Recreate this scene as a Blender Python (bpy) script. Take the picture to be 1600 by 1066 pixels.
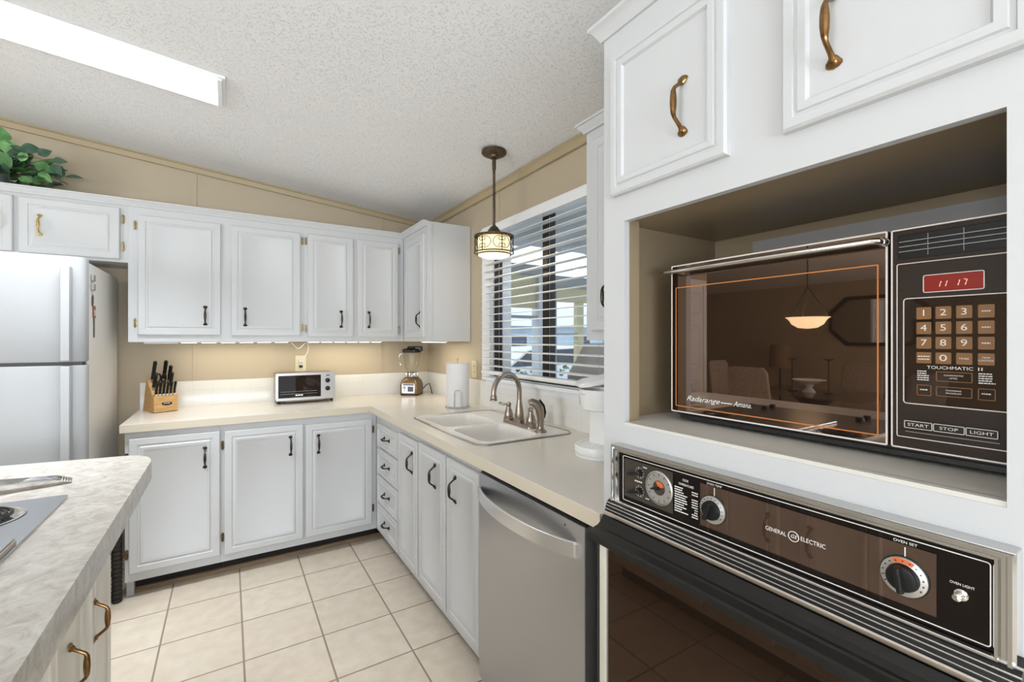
import bpy, bmesh, math, random
from mathutils import Vector, Matrix

for o in list(bpy.data.objects):
    bpy.data.objects.remove(o)
S = bpy.context.scene
COL = S.collection
R = math.radians
random.seed(7)

# ------------------------------------------------------------------ camera, world, light, exposure
cd = bpy.data.cameras.new('camera')
cam = bpy.data.objects.new('camera', cd)
COL.objects.link(cam)
cam.location = (0, 0, 1.356)
cam.rotation_euler = (R(90), 0, R(-32.05))
cd.sensor_width = 36
cd.lens = 707.7 * 36 / 1600
cd.shift_y = -2.8 / 1600
cd.clip_start = 0.02
S.camera = cam
S.view_settings.view_transform = 'Standard'
S.view_settings.look = 'None'
S.view_settings.gamma = 1
S.view_settings.use_curve_mapping = False
S.view_settings.exposure = -0.17
S.cycles.use_denoising = True
S.cycles.max_bounces = 10
S.cycles.diffuse_bounces = 6
S.cycles.glossy_bounces = 5
S.cycles.transmission_bounces = 8
S.cycles.sample_clamp_indirect = 6

W = bpy.data.worlds.new('daylight')
S.world = W
W.use_nodes = True
bgn = W.node_tree.nodes['Background']
bgn.inputs[0].default_value = (.66, .82, 1, 1)
bgn.inputs[1].default_value = 2.1

def area_light(name, loc, rot, sx, sy, power, color=(1, 1, 1)):
    l = bpy.data.lights.new(name, 'AREA')
    l.shape = 'RECTANGLE'
    l.size, l.size_y, l.energy, l.color = sx, sy, power, color
    o = bpy.data.objects.new(name, l)
    o.location, o.rotation_euler = loc, rot
    COL.objects.link(o)
    return o
# added fill lights in unseen wall openings, tilted up to brighten ceiling and room
area_light('rear_fill_light', (-.2, -3.05, 1.10), (R(155), 0, 0), 2.8, 1.6, 200, (.90, .955, 1))
area_light('left_fill_light', (-5.8, -0.9, 1.4), (R(130), 0, R(270)), 1.8, 1.5, 230, (.90, .955, 1))

# ------------------------------------------------------------------ materials
def mat(name, col, rough=.5, metal=0., spec=.5, bump=None, noise=None, emit=None, coat=0., alpha=None, trans=0., ior=1.45):
    m = bpy.data.materials.new(name)
    m.use_nodes = True
    nt = m.node_tree
    b = nt.nodes['Principled BSDF']
    I = b.inputs
    I['Base Color'].default_value = (*col, 1)
    I['Roughness'].default_value = rough
    I['Metallic'].default_value = metal
    I['Specular IOR Level'].default_value = spec
    I['Coat Weight'].default_value = coat
    I['Coat Roughness'].default_value = .03
    I['IOR'].default_value = ior
    I['Transmission Weight'].default_value = trans
    if alpha is not None: I['Alpha'].default_value = alpha
    if emit:
        I['Emission Color'].default_value = (*emit[0], 1)
        I['Emission Strength'].default_value = emit[1]
    L = nt.links
    def coords():
        g = nt.nodes.new('ShaderNodeNewGeometry')
        return g.outputs['Position']
    if noise:      # (scale, amount, detail, stretch)
        sc, amt, det, st = noise
        n = nt.nodes.new('ShaderNodeTexNoise')
        n.inputs['Scale'].default_value = sc
        n.inputs['Detail'].default_value = det
        mp = nt.nodes.new('ShaderNodeMapping')
        mp.inputs['Scale'].default_value = st
        L.new(coords(), mp.inputs[0]); L.new(mp.outputs[0], n.inputs['Vector'])
        r = nt.nodes.new('ShaderNodeMapRange')
        r.inputs[1].default_value, r.inputs[2].default_value = .3, .7
        r.inputs[3].default_value, r.inputs[4].default_value = 1 - amt, 1 + amt
        L.new(n.outputs['Fac'], r.inputs[0])
        v = nt.nodes.new('ShaderNodeVectorMath'); v.operation = 'SCALE'
        v.inputs[0].default_value = col
        L.new(r.outputs[0], v.inputs['Scale'])
        L.new(v.outputs[0], I['Base Color'])
    if bump:       # (scale, strength, distance, stretch)
        sc, stg, dist, st = bump
        n = nt.nodes.new('ShaderNodeTexNoise')
        n.inputs['Scale'].default_value = sc
        n.inputs['Detail'].default_value = 3
        mp = nt.nodes.new('ShaderNodeMapping')
        mp.inputs['Scale'].default_value = st
        L.new(coords(), mp.inputs[0]); L.new(mp.outputs[0], n.inputs['Vector'])
        bn = nt.nodes.new('ShaderNodeBump')
        bn.inputs['Strength'].default_value = stg
        bn.inputs['Distance'].default_value = dist
        L.new(n.outputs['Fac'], bn.inputs['Height'])
        L.new(bn.outputs[0], I['Normal'])
    return m

ONE = (1, 1, 1)
WHITE = mat('white_cabinet_paint', (.555, .563, .573), .38, bump=(60, .06, .002, (1, 1, .12)))
TRIMW = mat('white_trim_paint', (.81, .82, .84), .4)
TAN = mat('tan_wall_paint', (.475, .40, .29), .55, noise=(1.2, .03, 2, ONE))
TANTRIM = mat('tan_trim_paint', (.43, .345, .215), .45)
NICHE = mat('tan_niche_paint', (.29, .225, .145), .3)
SHELFP = mat('grey_shelf_paint', (.64, .62, .575), .4)
COUNTER = mat('cream_laminate', (.71, .665, .60), .22, noise=(300, .035, 2, ONE))
BRONZE = mat('dark_bronze', (.045, .035, .03), .32, .9, noise=(90, .4, 2, ONE))
PBRONZE = mat('oiled_bronze', (.12, .085, .055), .38, .85, noise=(60, .35, 2, ONE))
BRASS = mat('antique_brass', (.24, .135, .055), .25, 1., noise=(70, .35, 2, ONE))
POLBRASS = mat('polished_brass', (.62, .46, .17), .25, 1.)
HINGEB = mat('bronze_hinge', (.17, .125, .075), .35, 1., noise=(90, .4, 2, ONE))
HINGE = mat('aged_brass', (.36, .29, .17), .35, 1., noise=(90, .4, 2, ONE))
CHROME = mat('chrome', (.72, .71, .70), .09, 1.)
STEEL = mat('stainless_steel', (.46, .47, .49), .3, 1., bump=(40, .02, .001, (1, 20, 1)))
STEELL = mat('bright_steel', (.80, .80, .80), .32, 1.)
NICKEL = mat('brushed_nickel', (.34, .29, .24), .3, 1.)
BLACK = mat('black_plastic', (.010, .010, .010), .35, spec=.35)
BLACKM = mat('black_enamel', (.018, .017, .016), .38, bump=(260, .25, .001, ONE))
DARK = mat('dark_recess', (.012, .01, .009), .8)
WOODBROWN = mat('brown_shoe_moulding', (.20, .13, .07), .5, noise=(30, .25, 3, (.3, 4, 4)))
PLASTICW = mat('white_plastic', (.80, .80, .80), .3)
FRIDGEDIM = mat('white_enamel_dimmed', (.345, .352, .36), .35, spec=.3)  # door white darkened to offset the strong ceiling light on the front
IVORY = mat('ivory_plastic', (.70, .64, .45), .35)
RUBBER = mat('dark_rubber', (.02, .02, .02), .6)
SINKW = mat('white_porcelain', (.78, .76, .73), .18)
PAPER = mat('white_paper', (.70, .70, .71), .85, bump=(150, .25, .002, ONE))
WOODL = mat('light_maple', (.56, .33, .13), .4, noise=(18, .16, 3, (1, 1, 6)))
LETTER = mat('white_lettering', (.80, .78, .74), .45)
ORANGE = mat('orange_line', (.58, .20, .045), .4)
KEYBROWN = mat('brown_key', (.25, .115, .035), .4)
PINK = mat('white_gold_line', (.78, .71, .66), .35)
GREY = mat('grey_metal', (.30, .29, .28), .45, .3)
GREYBOARD = mat('grey_board', (.31, .295, .285), .5)

def mirror_glass(name, tint, body, fac):
    m = bpy.data.materials.new(name); m.use_nodes = True
    nt = m.node_tree; nt.nodes.clear()
    o = nt.nodes.new('ShaderNodeOutputMaterial')
    g = nt.nodes.new('ShaderNodeBsdfGlossy'); g.inputs['Roughness'].default_value = .012
    g.inputs['Color'].default_value = (*tint, 1)
    d = nt.nodes.new('ShaderNodeBsdfDiffuse'); d.inputs['Color'].default_value = (*body, 1)
    mx = nt.nodes.new('ShaderNodeMixShader')
    lw = nt.nodes.new('ShaderNodeFresnel'); lw.inputs['IOR'].default_value = 1.5
    r = nt.nodes.new('ShaderNodeMapRange')
    r.inputs[1].default_value, r.inputs[2].default_value = 0, 1
    r.inputs[3].default_value, r.inputs[4].default_value = fac, 1
    nt.links.new(lw.outputs[0], r.inputs[0])
    nt.links.new(r.outputs[0], mx.inputs[0])
    nt.links.new(d.outputs[0], mx.inputs[1]); nt.links.new(g.outputs[0], mx.inputs[2])
    nt.links.new(mx.outputs[0], o.inputs[0])
    return m
DOORGLASS = mirror_glass('smoked_brown_glass', (.46, .345, .28), (.018, .011, .008), .42)
PANELGLASS = mirror_glass('brown_panel_glass', (.50, .36, .28), (.05, .032, .024), .20)
BLACKGLASS = mirror_glass('black_panel_glass', (.38, .30, .27), (.006, .005, .005), .035)
OVENGLASS = mirror_glass('brown_oven_glass', (.36, .25, .19), (.02, .012, .008), .12)
PADGLASS = mirror_glass('keypad_glass', (.6, .5, .45), (.022, .015, .011), .05)

def clear_glass(name, tint=(1, 1, 1), rough=0.):
    m = bpy.data.materials.new(name); m.use_nodes = True
    nt = m.node_tree; nt.nodes.clear()
    o = nt.nodes.new('ShaderNodeOutputMaterial')
    t = nt.nodes.new('ShaderNodeBsdfTransparent'); t.inputs[0].default_value = (*tint, 1)
    g = nt.nodes.new('ShaderNodeBsdfGlossy'); g.inputs['Roughness'].default_value = rough
    lw = nt.nodes.new('ShaderNodeLayerWeight')
    pw_ = nt.nodes.new('ShaderNodeMath'); pw_.operation = 'POWER'; pw_.inputs[1].default_value = 5
    f = nt.nodes.new('ShaderNodeMapRange'); f.inputs[3].default_value, f.inputs[4].default_value = .04, 1
    nt.links.new(lw.outputs['Facing'], pw_.inputs[0]); nt.links.new(pw_.outputs[0], f.inputs[0])
    mx = nt.nodes.new('ShaderNodeMixShader')
    nt.links.new(f.outputs[0], mx.inputs[0]); nt.links.new(t.outputs[0], mx.inputs[1]); nt.links.new(g.outputs[0], mx.inputs[2])
    nt.links.new(mx.outputs[0], o.inputs[0])
    return m
PANE = clear_glass('window_glass')
JAR = clear_glass('jar_glass', (1, 1, .985), .02)

# ceiling: sprayed popcorn texture
CEIL = mat('popcorn_ceiling', (.83, .835, .84), .9)
def popcorn(m):
    nt = m.node_tree; L = nt.links; b = nt.nodes['Principled BSDF']
    g = nt.nodes.new('ShaderNodeNewGeometry')
    n = nt.nodes.new('ShaderNodeTexNoise'); n.inputs['Scale'].default_value = 115; n.inputs['Detail'].default_value = 3; n.inputs['Roughness'].default_value = .6
    L.new(g.outputs['Position'], n.inputs['Vector'])
    r = nt.nodes.new('ShaderNodeMapRange'); r.interpolation_type = 'SMOOTHSTEP'
    r.inputs[1].default_value, r.inputs[2].default_value = .33, .45
    L.new(n.outputs['Fac'], r.inputs[0])
    bn = nt.nodes.new('ShaderNodeBump'); bn.inputs['Strength'].default_value = .8; bn.inputs['Distance'].default_value = .0026
    L.new(r.outputs[0], bn.inputs['Height']); L.new(bn.outputs[0], b.inputs['Normal'])
popcorn(CEIL)

# floor: twelve-inch ceramic tiles
TILE = mat('beige_floor_tile', (.6, .5, .4), .3)
def tiles(m, x0, y0, p, gw):
    nt = m.node_tree; L = nt.links; b = nt.nodes['Principled BSDF']
    g = nt.nodes.new('ShaderNodeNewGeometry')
    s = nt.nodes.new('ShaderNodeSeparateXYZ'); L.new(g.outputs['Position'], s.inputs[0])
    def M(op, a, c=None):
        n = nt.nodes.new('ShaderNodeMath'); n.operation = op
        for i, x in enumerate((a, c)):
            if x is None: continue
            if isinstance(x, (int, float)): n.inputs[i].default_value = x
            else: L.new(x, n.inputs[i])
        return n.outputs[0]
    fr, ids = [], []
    for ax, c0 in ((0, x0), (1, y0)):
        q = M('DIVIDE', M('SUBTRACT', s.outputs[ax], c0), p)
        f = M('FRACT', q)
        fr.append(M('MULTIPLY', M('MINIMUM', f, M('SUBTRACT', 1, f)), p)); ids.append(M('FLOOR', q))
    d = M('MINIMUM', fr[0], fr[1])
    r = nt.nodes.new('ShaderNodeMapRange'); r.interpolation_type = 'SMOOTHSTEP'
    r.inputs[1].default_value, r.inputs[2].default_value = gw * .5, gw * .5 + .0022
    L.new(d, r.inputs[0])
    wn = nt.nodes.new('ShaderNodeTexWhiteNoise'); wn.noise_dimensions = '2D'
    cx = nt.nodes.new('ShaderNodeCombineXYZ'); L.new(ids[0], cx.inputs[0]); L.new(ids[1], cx.inputs[1]); L.new(cx.outputs[0], wn.inputs['Vector'])
    n = nt.nodes.new('ShaderNodeTexNoise'); n.inputs['Scale'].default_value = 16; n.inputs['Detail'].default_value = 6
    L.new(g.outputs['Position'], n.inputs['Vector'])
    cr = nt.nodes.new('ShaderNodeValToRGB')
    cr.color_ramp.elements[0].color = (.575, .485, .385, 1); cr.color_ramp.elements[0].position = .25
    cr.color_ramp.elements[1].color = (.665, .59, .495, 1); cr.color_ramp.elements[1].position = .75
    L.new(M('ADD', n.outputs['Fac'], M('MULTIPLY', M('SUBTRACT', wn.outputs[0], .5), .16)), cr.inputs[0])
    mx = nt.nodes.new('ShaderNodeMix'); mx.data_type = 'RGBA'
    mx.inputs[6].default_value = (.27, .215, .17, 1)
    L.new(r.outputs[0], mx.inputs[0]); L.new(cr.outputs[0], mx.inputs[7]); L.new(mx.outputs[2], b.inputs['Base Color'])
    rr = nt.nodes.new('ShaderNodeMapRange'); rr.inputs[3].default_value, rr.inputs[4].default_value = .8, .32
    L.new(r.outputs[0], rr.inputs[0]); L.new(rr.outputs[0], b.inputs['Roughness'])
    bn = nt.nodes.new('ShaderNodeBump'); bn.inputs['Strength'].default_value = .5; bn.inputs['Distance'].default_value = .002
    L.new(r.outputs[0], bn.inputs['Height']); L.new(bn.outputs[0], b.inputs['Normal'])
tiles(TILE, .368, 1.901, .3125, .005)

# splash tiles: 4-inch glossy white tiles with faint grout
def splash_material(name, ax, c0):
    m = mat(name, (.74, .73, .70), .18)
    nt = m.node_tree; L = nt.links; b = nt.nodes['Principled BSDF']
    g = nt.nodes.new('ShaderNodeNewGeometry'); s = nt.nodes.new('ShaderNodeSeparateXYZ'); L.new(g.outputs['Position'], s.inputs[0])
    def M(op, a, c=None):
        n = nt.nodes.new('ShaderNodeMath'); n.operation = op
        for i, x in enumerate((a, c)):
            if x is None: continue
            if isinstance(x, (int, float)): n.inputs[i].default_value = x
            else: L.new(x, n.inputs[i])
        return n.outputs[0]
    ds = []
    for a, o, p in ((ax, c0, .1085), (2, .915 + .105, .108)):
        f = M('FRACT', M('DIVIDE', M('SUBTRACT', s.outputs[a], o), p))
        ds.append(M('MULTIPLY', M('MINIMUM', f, M('SUBTRACT', 1, f)), p))
    r = nt.nodes.new('ShaderNodeMapRange'); r.inputs[1].default_value, r.inputs[2].default_value = .0006, .002
    L.new(M('MINIMUM', ds[0], ds[1]), r.inputs[0])
    mx = nt.nodes.new('ShaderNodeMix'); mx.data_type = 'RGBA'
    mx.inputs[6].default_value = (.68, .67, .64, 1); mx.inputs[7].default_value = (.74, .73, .70, 1)
    L.new(r.outputs[0], mx.inputs[0]); L.new(mx.outputs[2], b.inputs['Base Color'])
    bn = nt.nodes.new('ShaderNodeBump'); bn.inputs['Strength'].default_value = .2; bn.inputs['Distance'].default_value = .001
    L.new(r.outputs[0], bn.inputs['Height']); L.new(bn.outputs[0], b.inputs['Normal'])
    return m
SPLASHB = splash_material('white_splash_tile', 0, .02)
SPLASHR = splash_material('white_splash_tile_side', 1, .03)

# island laminate: mottled stone pattern
STONE = mat('stone_laminate', (.5, .47, .43), .3)
def stone(m):
    nt = m.node_tree; L = nt.links; b = nt.nodes['Principled BSDF']
    g = nt.nodes.new('ShaderNodeNewGeometry')
    n = nt.nodes.new('ShaderNodeTexNoise'); n.inputs['Scale'].default_value = 22; n.inputs['Detail'].default_value = 8; n.inputs['Roughness'].default_value = .7
    n.inputs['Distortion'].default_value = 1.2
    L.new(g.outputs['Position'], n.inputs['Vector'])
    cr = nt.nodes.new('ShaderNodeValToRGB'); e = cr.color_ramp.elements
    e[0].position, e[0].color = .3, (.30, .265, .23, 1)
    e[1].position, e[1].color = .7, (.58, .56, .52, 1)
    x = e.new(.5); x.color = (.46, .43, .39, 1)
    L.new(n.outputs['Fac'], cr.inputs[0]); L.new(cr.outputs[0], b.inputs['Base Color'])
stone(STONE)

# ------------------------------------------------------------------ mesh helpers
X3, Y3, Z3 = Vector((1, 0, 0)), Vector((0, 1, 0)), Vector((0, 0, 1))
def frame(o, U, V):
    U, V = Vector(U), Vector(V); N = U.cross(V)
    m = Matrix.Identity(4)
    for i in range(3):
        m[i][0], m[i][1], m[i][2], m[i][3] = U[i], V[i], N[i], o[i]
    return m
def FB(x, z, y): return frame((x, y, z), (1, 0, 0), (0, 0, 1))       # plane facing -y (back run)
def FR(y, z, x): return frame((x, y, z), (0, -1, 0), (0, 0, 1))      # plane facing -x (right run)
def FX(y, z, x): return frame((x, y, z), (0, 1, 0), (0, 0, 1))       # plane facing +x

class MB:
    def __init__(s, M=None):
        s.bm = bmesh.new(); s.M = M or Matrix.Identity(4); s.mi = 0; s.wn = False
    def v(s, p): return s.bm.verts.new(s.M @ Vector(p))
    def f(s, vs):
        try:
            fc = s.bm.faces.new(vs); fc.material_index = s.mi; return fc
        except ValueError: return None
    def box(s, a, b, bev=0., seg=2):
        lo = [min(a[i], b[i]) for i in range(3)]; hi = [max(a[i], b[i]) for i in range(3)]
        vs = [s.v((hi[0] if i & 1 else lo[0], hi[1] if i & 2 else lo[1], hi[2] if i & 4 else lo[2])) for i in range(8)]
        fs = [s.f([vs[k] for k in q]) for q in ((0, 2, 3, 1), (4, 5, 7, 6), (0, 1, 5, 4), (2, 6, 7, 3), (0, 4, 6, 2), (1, 3, 7, 5))]
        if bev:
            s.wn = True
            es = {e for f in fs for e in f.edges}
            r = bmesh.ops.bevel(s.bm, geom=list(es), offset=bev, segments=seg, profile=.5, affect='EDGES')
            for f in r['faces']: f.material_index = s.mi
        return s
    def rings(s, rs, cap0=True, cap1=True, close=True):
        vr = [[s.v(p) for p in r] for r in rs]
        n = len(vr[0])
        for a, b in zip(vr, vr[1:]):
            for i in range(n if close else n - 1):
                j = (i + 1) % n
                s.f([a[i], a[j], b[j], b[i]])
        if cap0: s.f(vr[0][::-1])
        if cap1: s.f(vr[-1])
        return s
    def lathe(s, prof, c=(0, 0, 0), n=32, axis=None, cap0=True, cap1=True):
        A = Vector(axis or (0, 0, 1)).normalized()
        t = X3 if abs(A.x) < .9 else Y3
        U = A.cross(t).normalized(); V = A.cross(U); c = Vector(c)
        rs = [[c + A * z + (U * math.cos(2 * math.pi * i / n) + V * math.sin(2 * math.pi * i / n)) * max(r, 1e-5) for i in range(n)] for r, z in prof]
        return s.rings(rs, cap0, cap1)
    def cyl(s, p0, p1, r0, r1=None, n=20):
        p0, p1 = Vector(p0), Vector(p1)
        return s.lathe([(r0, 0), (r0 if r1 is None else r1, (p1 - p0).length)], p0, n, p1 - p0)
    def tube(s, pts, r, n=8, closed=False, flat=1., ref=None):
        P = [Vector(p) for p in pts]; m = len(P)
        rr = r if isinstance(r, (list, tuple)) else [r] * m
        rs = []; U = None
        for i in range(m):
            if closed: T = P[(i + 1) % m] - P[i - 1]
            else: T = P[min(i + 1, m - 1)] - P[max(i - 1, 0)]
            T.normalize()
            if U is None:
                t = Vector(ref) if ref else (Z3 if abs(T.z) < .9 else X3)
                U = (t - T * t.dot(T)).normalized()
            else: U = (U - T * U.dot(T)).normalized()
            Vv = T.cross(U)
            rs.append([P[i] + U * math.cos(2 * math.pi * k / n) * rr[i] * flat + Vv * math.sin(2 * math.pi * k / n) * rr[i] for k in range(n)])
        if closed: return s.rings(rs + [rs[0]], False, False)
        return s.rings(rs)
    def prism(s, poly, h0, h1, bev=0.):          # polygon in local xy, extruded along local z
        return s.rings([[(x, y, h0) for x, y in poly], [(x, y, h1) for x, y in poly]])
    def plate(s, outer, holes, h0, h1):          # polygon with holes, extruded
        for h, flip in ((h0, True), (h1, False)):
            es = []
            for lp in [outer] + holes:
                vs = [s.v((x, y, h)) for x, y in lp]
                for i in range(len(vs)): es.append(s.bm.edges.new((vs[i], vs[(i + 1) % len(vs)])))
            r = bmesh.ops.triangle_fill(s.bm, use_beauty=True, edges=es)
            for g in r['geom']:
                if isinstance(g, bmesh.types.BMFace): g.material_index = s.mi
        for lp in [outer] + holes:
            s.rings([[(x, y, h0) for x, y in lp], [(x, y, h1) for x, y in lp]], False, False)
        bmesh.ops.remove_doubles(s.bm, verts=s.bm.verts[:], dist=1e-6)
        return s
    def ball(s, c, r, n=16, sc=(1, 1, 1)):
        prof = [(math.sin(math.pi * i / 8), -math.cos(math.pi * i / 8)) for i in range(9)]
        rs = [[(c[0] + max(p, 1e-4) * r * sc[0] * math.cos(2 * math.pi * k / n), c[1] + max(p, 1e-4) * r * sc[1] * math.sin(2 * math.pi * k / n), c[2] + q * r * sc[2]) for k in range(n)] for p, q in prof]
        return s.rings(rs)
    def text(s, body, size, u, v, n=0., depth=.0006, align='CENTER', sx=1., shear=0., w=None):
        c = bpy.data.curves.new('t', 'FONT'); c.body = body; c.size = size; c.align_x = align; c.align_y = 'CENTER'
        c.resolution_u = 3; c.shear = shear
        o = bpy.data.objects.new('t', c); COL.objects.link(o)
        bpy.context.view_layer.update()
        me = bpy.data.meshes.new_from_object(o.evaluated_get(bpy.context.evaluated_depsgraph_get()))
        if w:
            xs = [q.co.x for q in me.vertices]; sx = w / max(max(xs) - min(xs), 1e-6)
        T = s.M @ Matrix.Translation((u, v, n + depth)) @ Matrix.Diagonal((sx, 1, 1, 1))
        me.transform(T)
        k = len(s.bm.faces); s.bm.from_mesh(me)
        s.bm.faces.ensure_lookup_table()
        for fc in s.bm.faces[k:]: fc.material_index = s.mi
        bpy.data.objects.remove(o); bpy.data.curves.remove(c); bpy.data.meshes.remove(me)
        return s
    def build(s, name, m, parent=None, smooth=35, fix=True):
        if fix: bmesh.ops.recalc_face_normals(s.bm, faces=s.bm.faces[:])
        me = bpy.data.meshes.new(name); s.bm.to_mesh(me); s.bm.free()
        for x in (m if isinstance(m, (list, tuple)) else [m]): me.materials.append(x)
        if smooth:
            for p in me.polygons: p.use_smooth = True
            me.set_sharp_from_angle(angle=R(smooth))
        o = bpy.data.objects.new(name, me); COL.objects.link(o)
        if s.wn:
            o.modifiers.new('normals', 'WEIGHTED_NORMAL').keep_sharp = True
        if parent is not None:
            o.parent = parent
            if parent.parent is None and not parent.get('_local'):
                o.matrix_parent_inverse = Matrix.Translation(parent.location).inverted()
        else:
            if len(me.vertices):
                xs = [v.co for v in me.vertices]
                c = Vector(((min(p.x for p in xs) + max(p.x for p in xs)) / 2, (min(p.y for p in xs) + max(p.y for p in xs)) / 2, min(p.z for p in xs)))
                me.transform(Matrix.Translation(-c)); o.location = c
        return o

def tag(o, label, cat, group=None, kind=None):
    o['label'] = label; o['category'] = cat
    if group: o['group'] = group
    if kind: o['kind'] = kind
    return o
def thing(name, label, cat, loc, group=None, rz=0., local=False):
    o = bpy.data.objects.new(name, None); o.empty_display_size = .05
    COL.objects.link(o); o.location = loc; o.rotation_euler = (0, 0, rz)
    if local: o['_local'] = 1
    return tag(o, label, cat, group)
def struct(o): o['kind'] = 'structure'; return o
def copy_thing(o, loc, label, group=None):
    c = o.copy(); COL.objects.link(c); c.location = loc; c['label'] = label
    if group: c['group'] = group
    for ch in list(o.children):
        d = ch.copy(); COL.objects.link(d); d.parent = c
        for g in list(ch.children):
            e = g.copy(); COL.objects.link(e); e.parent = d
    return c
def rrect(x0, y0, x1, y1, r, n=5):
    P = []
    for cx, cy, a in ((x1 - r, y0 + r, -90), (x1 - r, y1 - r, 0), (x0 + r, y1 - r, 90), (x0 + r, y0 + r, 180)):
        for i in range(n + 1):
            t = R(a + 90 * i / n); P.append((cx + r * math.cos(t), cy + r * math.sin(t)))
    return P

# ------------------------------------------------------------------ setting
WX, WY, FZ = 1.44, 3.64, 0.
def cz(x): return 2.328 + .1 * (1.44 - x) if x > -2.2 else 2.692 - .13 * (-2.2 - x)
b = MB(); b.box((-6.1, -3.3, -.1), (1.6, 7.2, 0)); struct(b.build('floor', TILE))
b = MB()
for xa, xb in ((1.6, -2.2), (-2.2, -6.1)):
    b.rings([[(xa, -3.3, cz(xa)), (xb, -3.3, cz(xb)), (xb, -3.3, cz(xb) + .08), (xa, -3.3, cz(xa) + .08)],
             [(xa, 7.2, cz(xa)), (xb, 7.2, cz(xb)), (xb, 7.2, cz(xb) + .08), (xa, 7.2, cz(xa) + .08)]])
struct(b.build('ceiling', CEIL))
b = MB(frame((0, WY + .12, 0), (1, 0, 0), (0, 0, 1)))
b.prism([(-3.4, 0), (1.6, 0), (1.6, cz(1.6)), (-2.2, cz(-2.2)), (-3.4, cz(-3.4))], 0, .12)
wb = struct(b.build('wall_back', TAN))
WIN = (1.40, 2.54, 1.12, 2.055)          # window opening y0 y1 z0 z1
b = MB(frame((WX, 0, 0), (0, 1, 0), (0, 0, 1)))
b.plate([(-3.3, 0), (WY + .12, 0), (WY + .12, cz(WX)), (-3.3, cz(WX))], [[(WIN[0], WIN[2]), (WIN[1], WIN[2]), (WIN[1], WIN[3]), (WIN[0], WIN[3])]], 0, .14)
struct(b.build('wall_right', TAN))
b = MB(frame((-5.9, 0, 0), (0, 1, 0), (0, 0, 1)))
b.plate([(-3.3, 0), (7.2, 0), (7.2, cz(-5.9)), (-3.3, cz(-5.9))], [[(-1.8, .5), (0, .5), (0, 2.0), (-1.8, 2.0)]], -.12, 0)
struct(b.build('wall_left', TAN))
b = MB(frame((0, -3.18, 0), (1, 0, 0), (0, 0, 1)))
b.plate([(-6.0, 0), (1.6, 0), (1.6, cz(1.6)), (-2.2, cz(-2.2)), (-6.0, cz(-6.0))], [[(-1.7, .05), (1.3, .05), (1.3, 2.1), (-1.7, 2.1)]], 0, .12)
struct(b.build('wall_front', TAN))
b = MB(); b.box((-6.0, 7.0, 0), (-3.2, 7.12, 2.7)); struct(b.build('wall_end', TAN))
b = MB(); b.box((-3.4, WY + .12, 0), (-3.28, 7.0, 2.6)); struct(b.build('wall_dining', TAN))

def sweep_trim(name, pts, prof, m, up=(0, 0, 1)):
    b = MB(); b.rings([[tuple(Vector(p) + Vector(q)) for q in prof(i)] for i, p in enumerate(pts)]); return struct(b.build(name, m))
# ceiling moulding along the back wall (slopes with the ceiling) and the right wall
pb = lambda i: [(0, 0, .0), (0, -.006, -.042), (0, -.016, -.040), (0, -.022, -.012), (0, -.034, -.004), (0, -.034, 0)]
sweep_trim('trim_1', [(-2.2, WY, cz(-2.2)), (WX, WY, cz(WX))], pb, TANTRIM)
pr = lambda i: [(0, 0, .0), (-.006, 0, -.046), (-.016, 0, -.044), (-.022, 0, -.014), (-.034, 0, -.004), (-.034, 0, 0)]
sweep_trim('trim_2', [(WX, -3.1, cz(WX)), (WX, WY, cz(WX))], pr, TANTRIM)
# panel battens: the double line every four feet
for k, (x, z0, z1) in enumerate(((-1.41, 2.0, 2.66), (-.188, 1.08, cz(-.188) - .035), (1.038, 1.08, cz(1.038) - .035))):
    b = MB(); b.box((x - .012, WY - .004, z0), (x + .012, WY, z1), .0015); struct(b.build('trim_%d' % (3 + k), TAN))
b = MB(); b.box((WX - .004, 2.447, 2.08), (WX, 2.471, cz(WX) - .04), .0015); struct(b.build('trim_6', TAN))
b = MB(); b.box((WX - .006, WY - .006, 1.08), (WX, WY, 2.2)); struct(b.build('trim_7', TANTRIM))

# window with dark bronze frame, white casing
y0, y1, z0, z1 = WIN
b = MB(frame((WX, 0, 0), (0, 1, 0), (0, 0, 1)))
b.plate([(y0 - .07, z0 - .03), (y1 + .104, z0 - .03), (y1 + .104, z1 + .03), (y0 - .07, z1 + .03)], [[(y0, z0), (y1, z0), (y1, z1), (y0, z1)]], -.018, 0)
win = struct(b.build('window_1', TRIMW))
b = MB(); b.box((WX - .05, y0 - .05, z0 - .026), (WX + .012, y1 + .05, z0 - .004), .004); b.build('window_sill', TRIMW, win)
b = MB(); b.box((WX - .016, y0 - .07, z0 - .062), (WX, y1 + .06, z0 - .028), .004); b.build('window_apron', TRIMW, win)
b = MB(); b.box((WX, y0, z0), (WX + .14, y0 + .006, z1)); b.build('window_jamb', TRIMW, win)
b = MB(); b.box((WX, y1 - .006, z0), (WX + .14, y1, z1)); b.build('window_jamb', TRIMW, win)
b = MB(); b.box((WX, y0, z1 - .006), (WX + .14, y1, z1)); b.build('window_head', TRIMW, win)
BRZF = mat('bronze_window_frame', (.028, .022, .018), .4, .4)
b = MB(frame((WX + .012, 0, 0), (0, 1, 0), (0, 0, 1)))
ym = 1.966
b.plate([(y0, z0), (y1, z0), (y1, z1), (y0, z1)], [[(y0 + .05, z0 + .03), (ym - .03, z0 + .03), (ym - .03, z1 - .008), (y0 + .05, z1 - .008)],
        [(ym + .03, z0 + .03), (y1 - .05, z0 + .03), (y1 - .05, z1 - .008), (ym + .03, z1 - .008)]], 0, .035)
b.box((ym - .022, z0 + .03, -.012), (ym + .022, z1 - .008, 0)); b.build('window_frame', BRZF, win)
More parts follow.
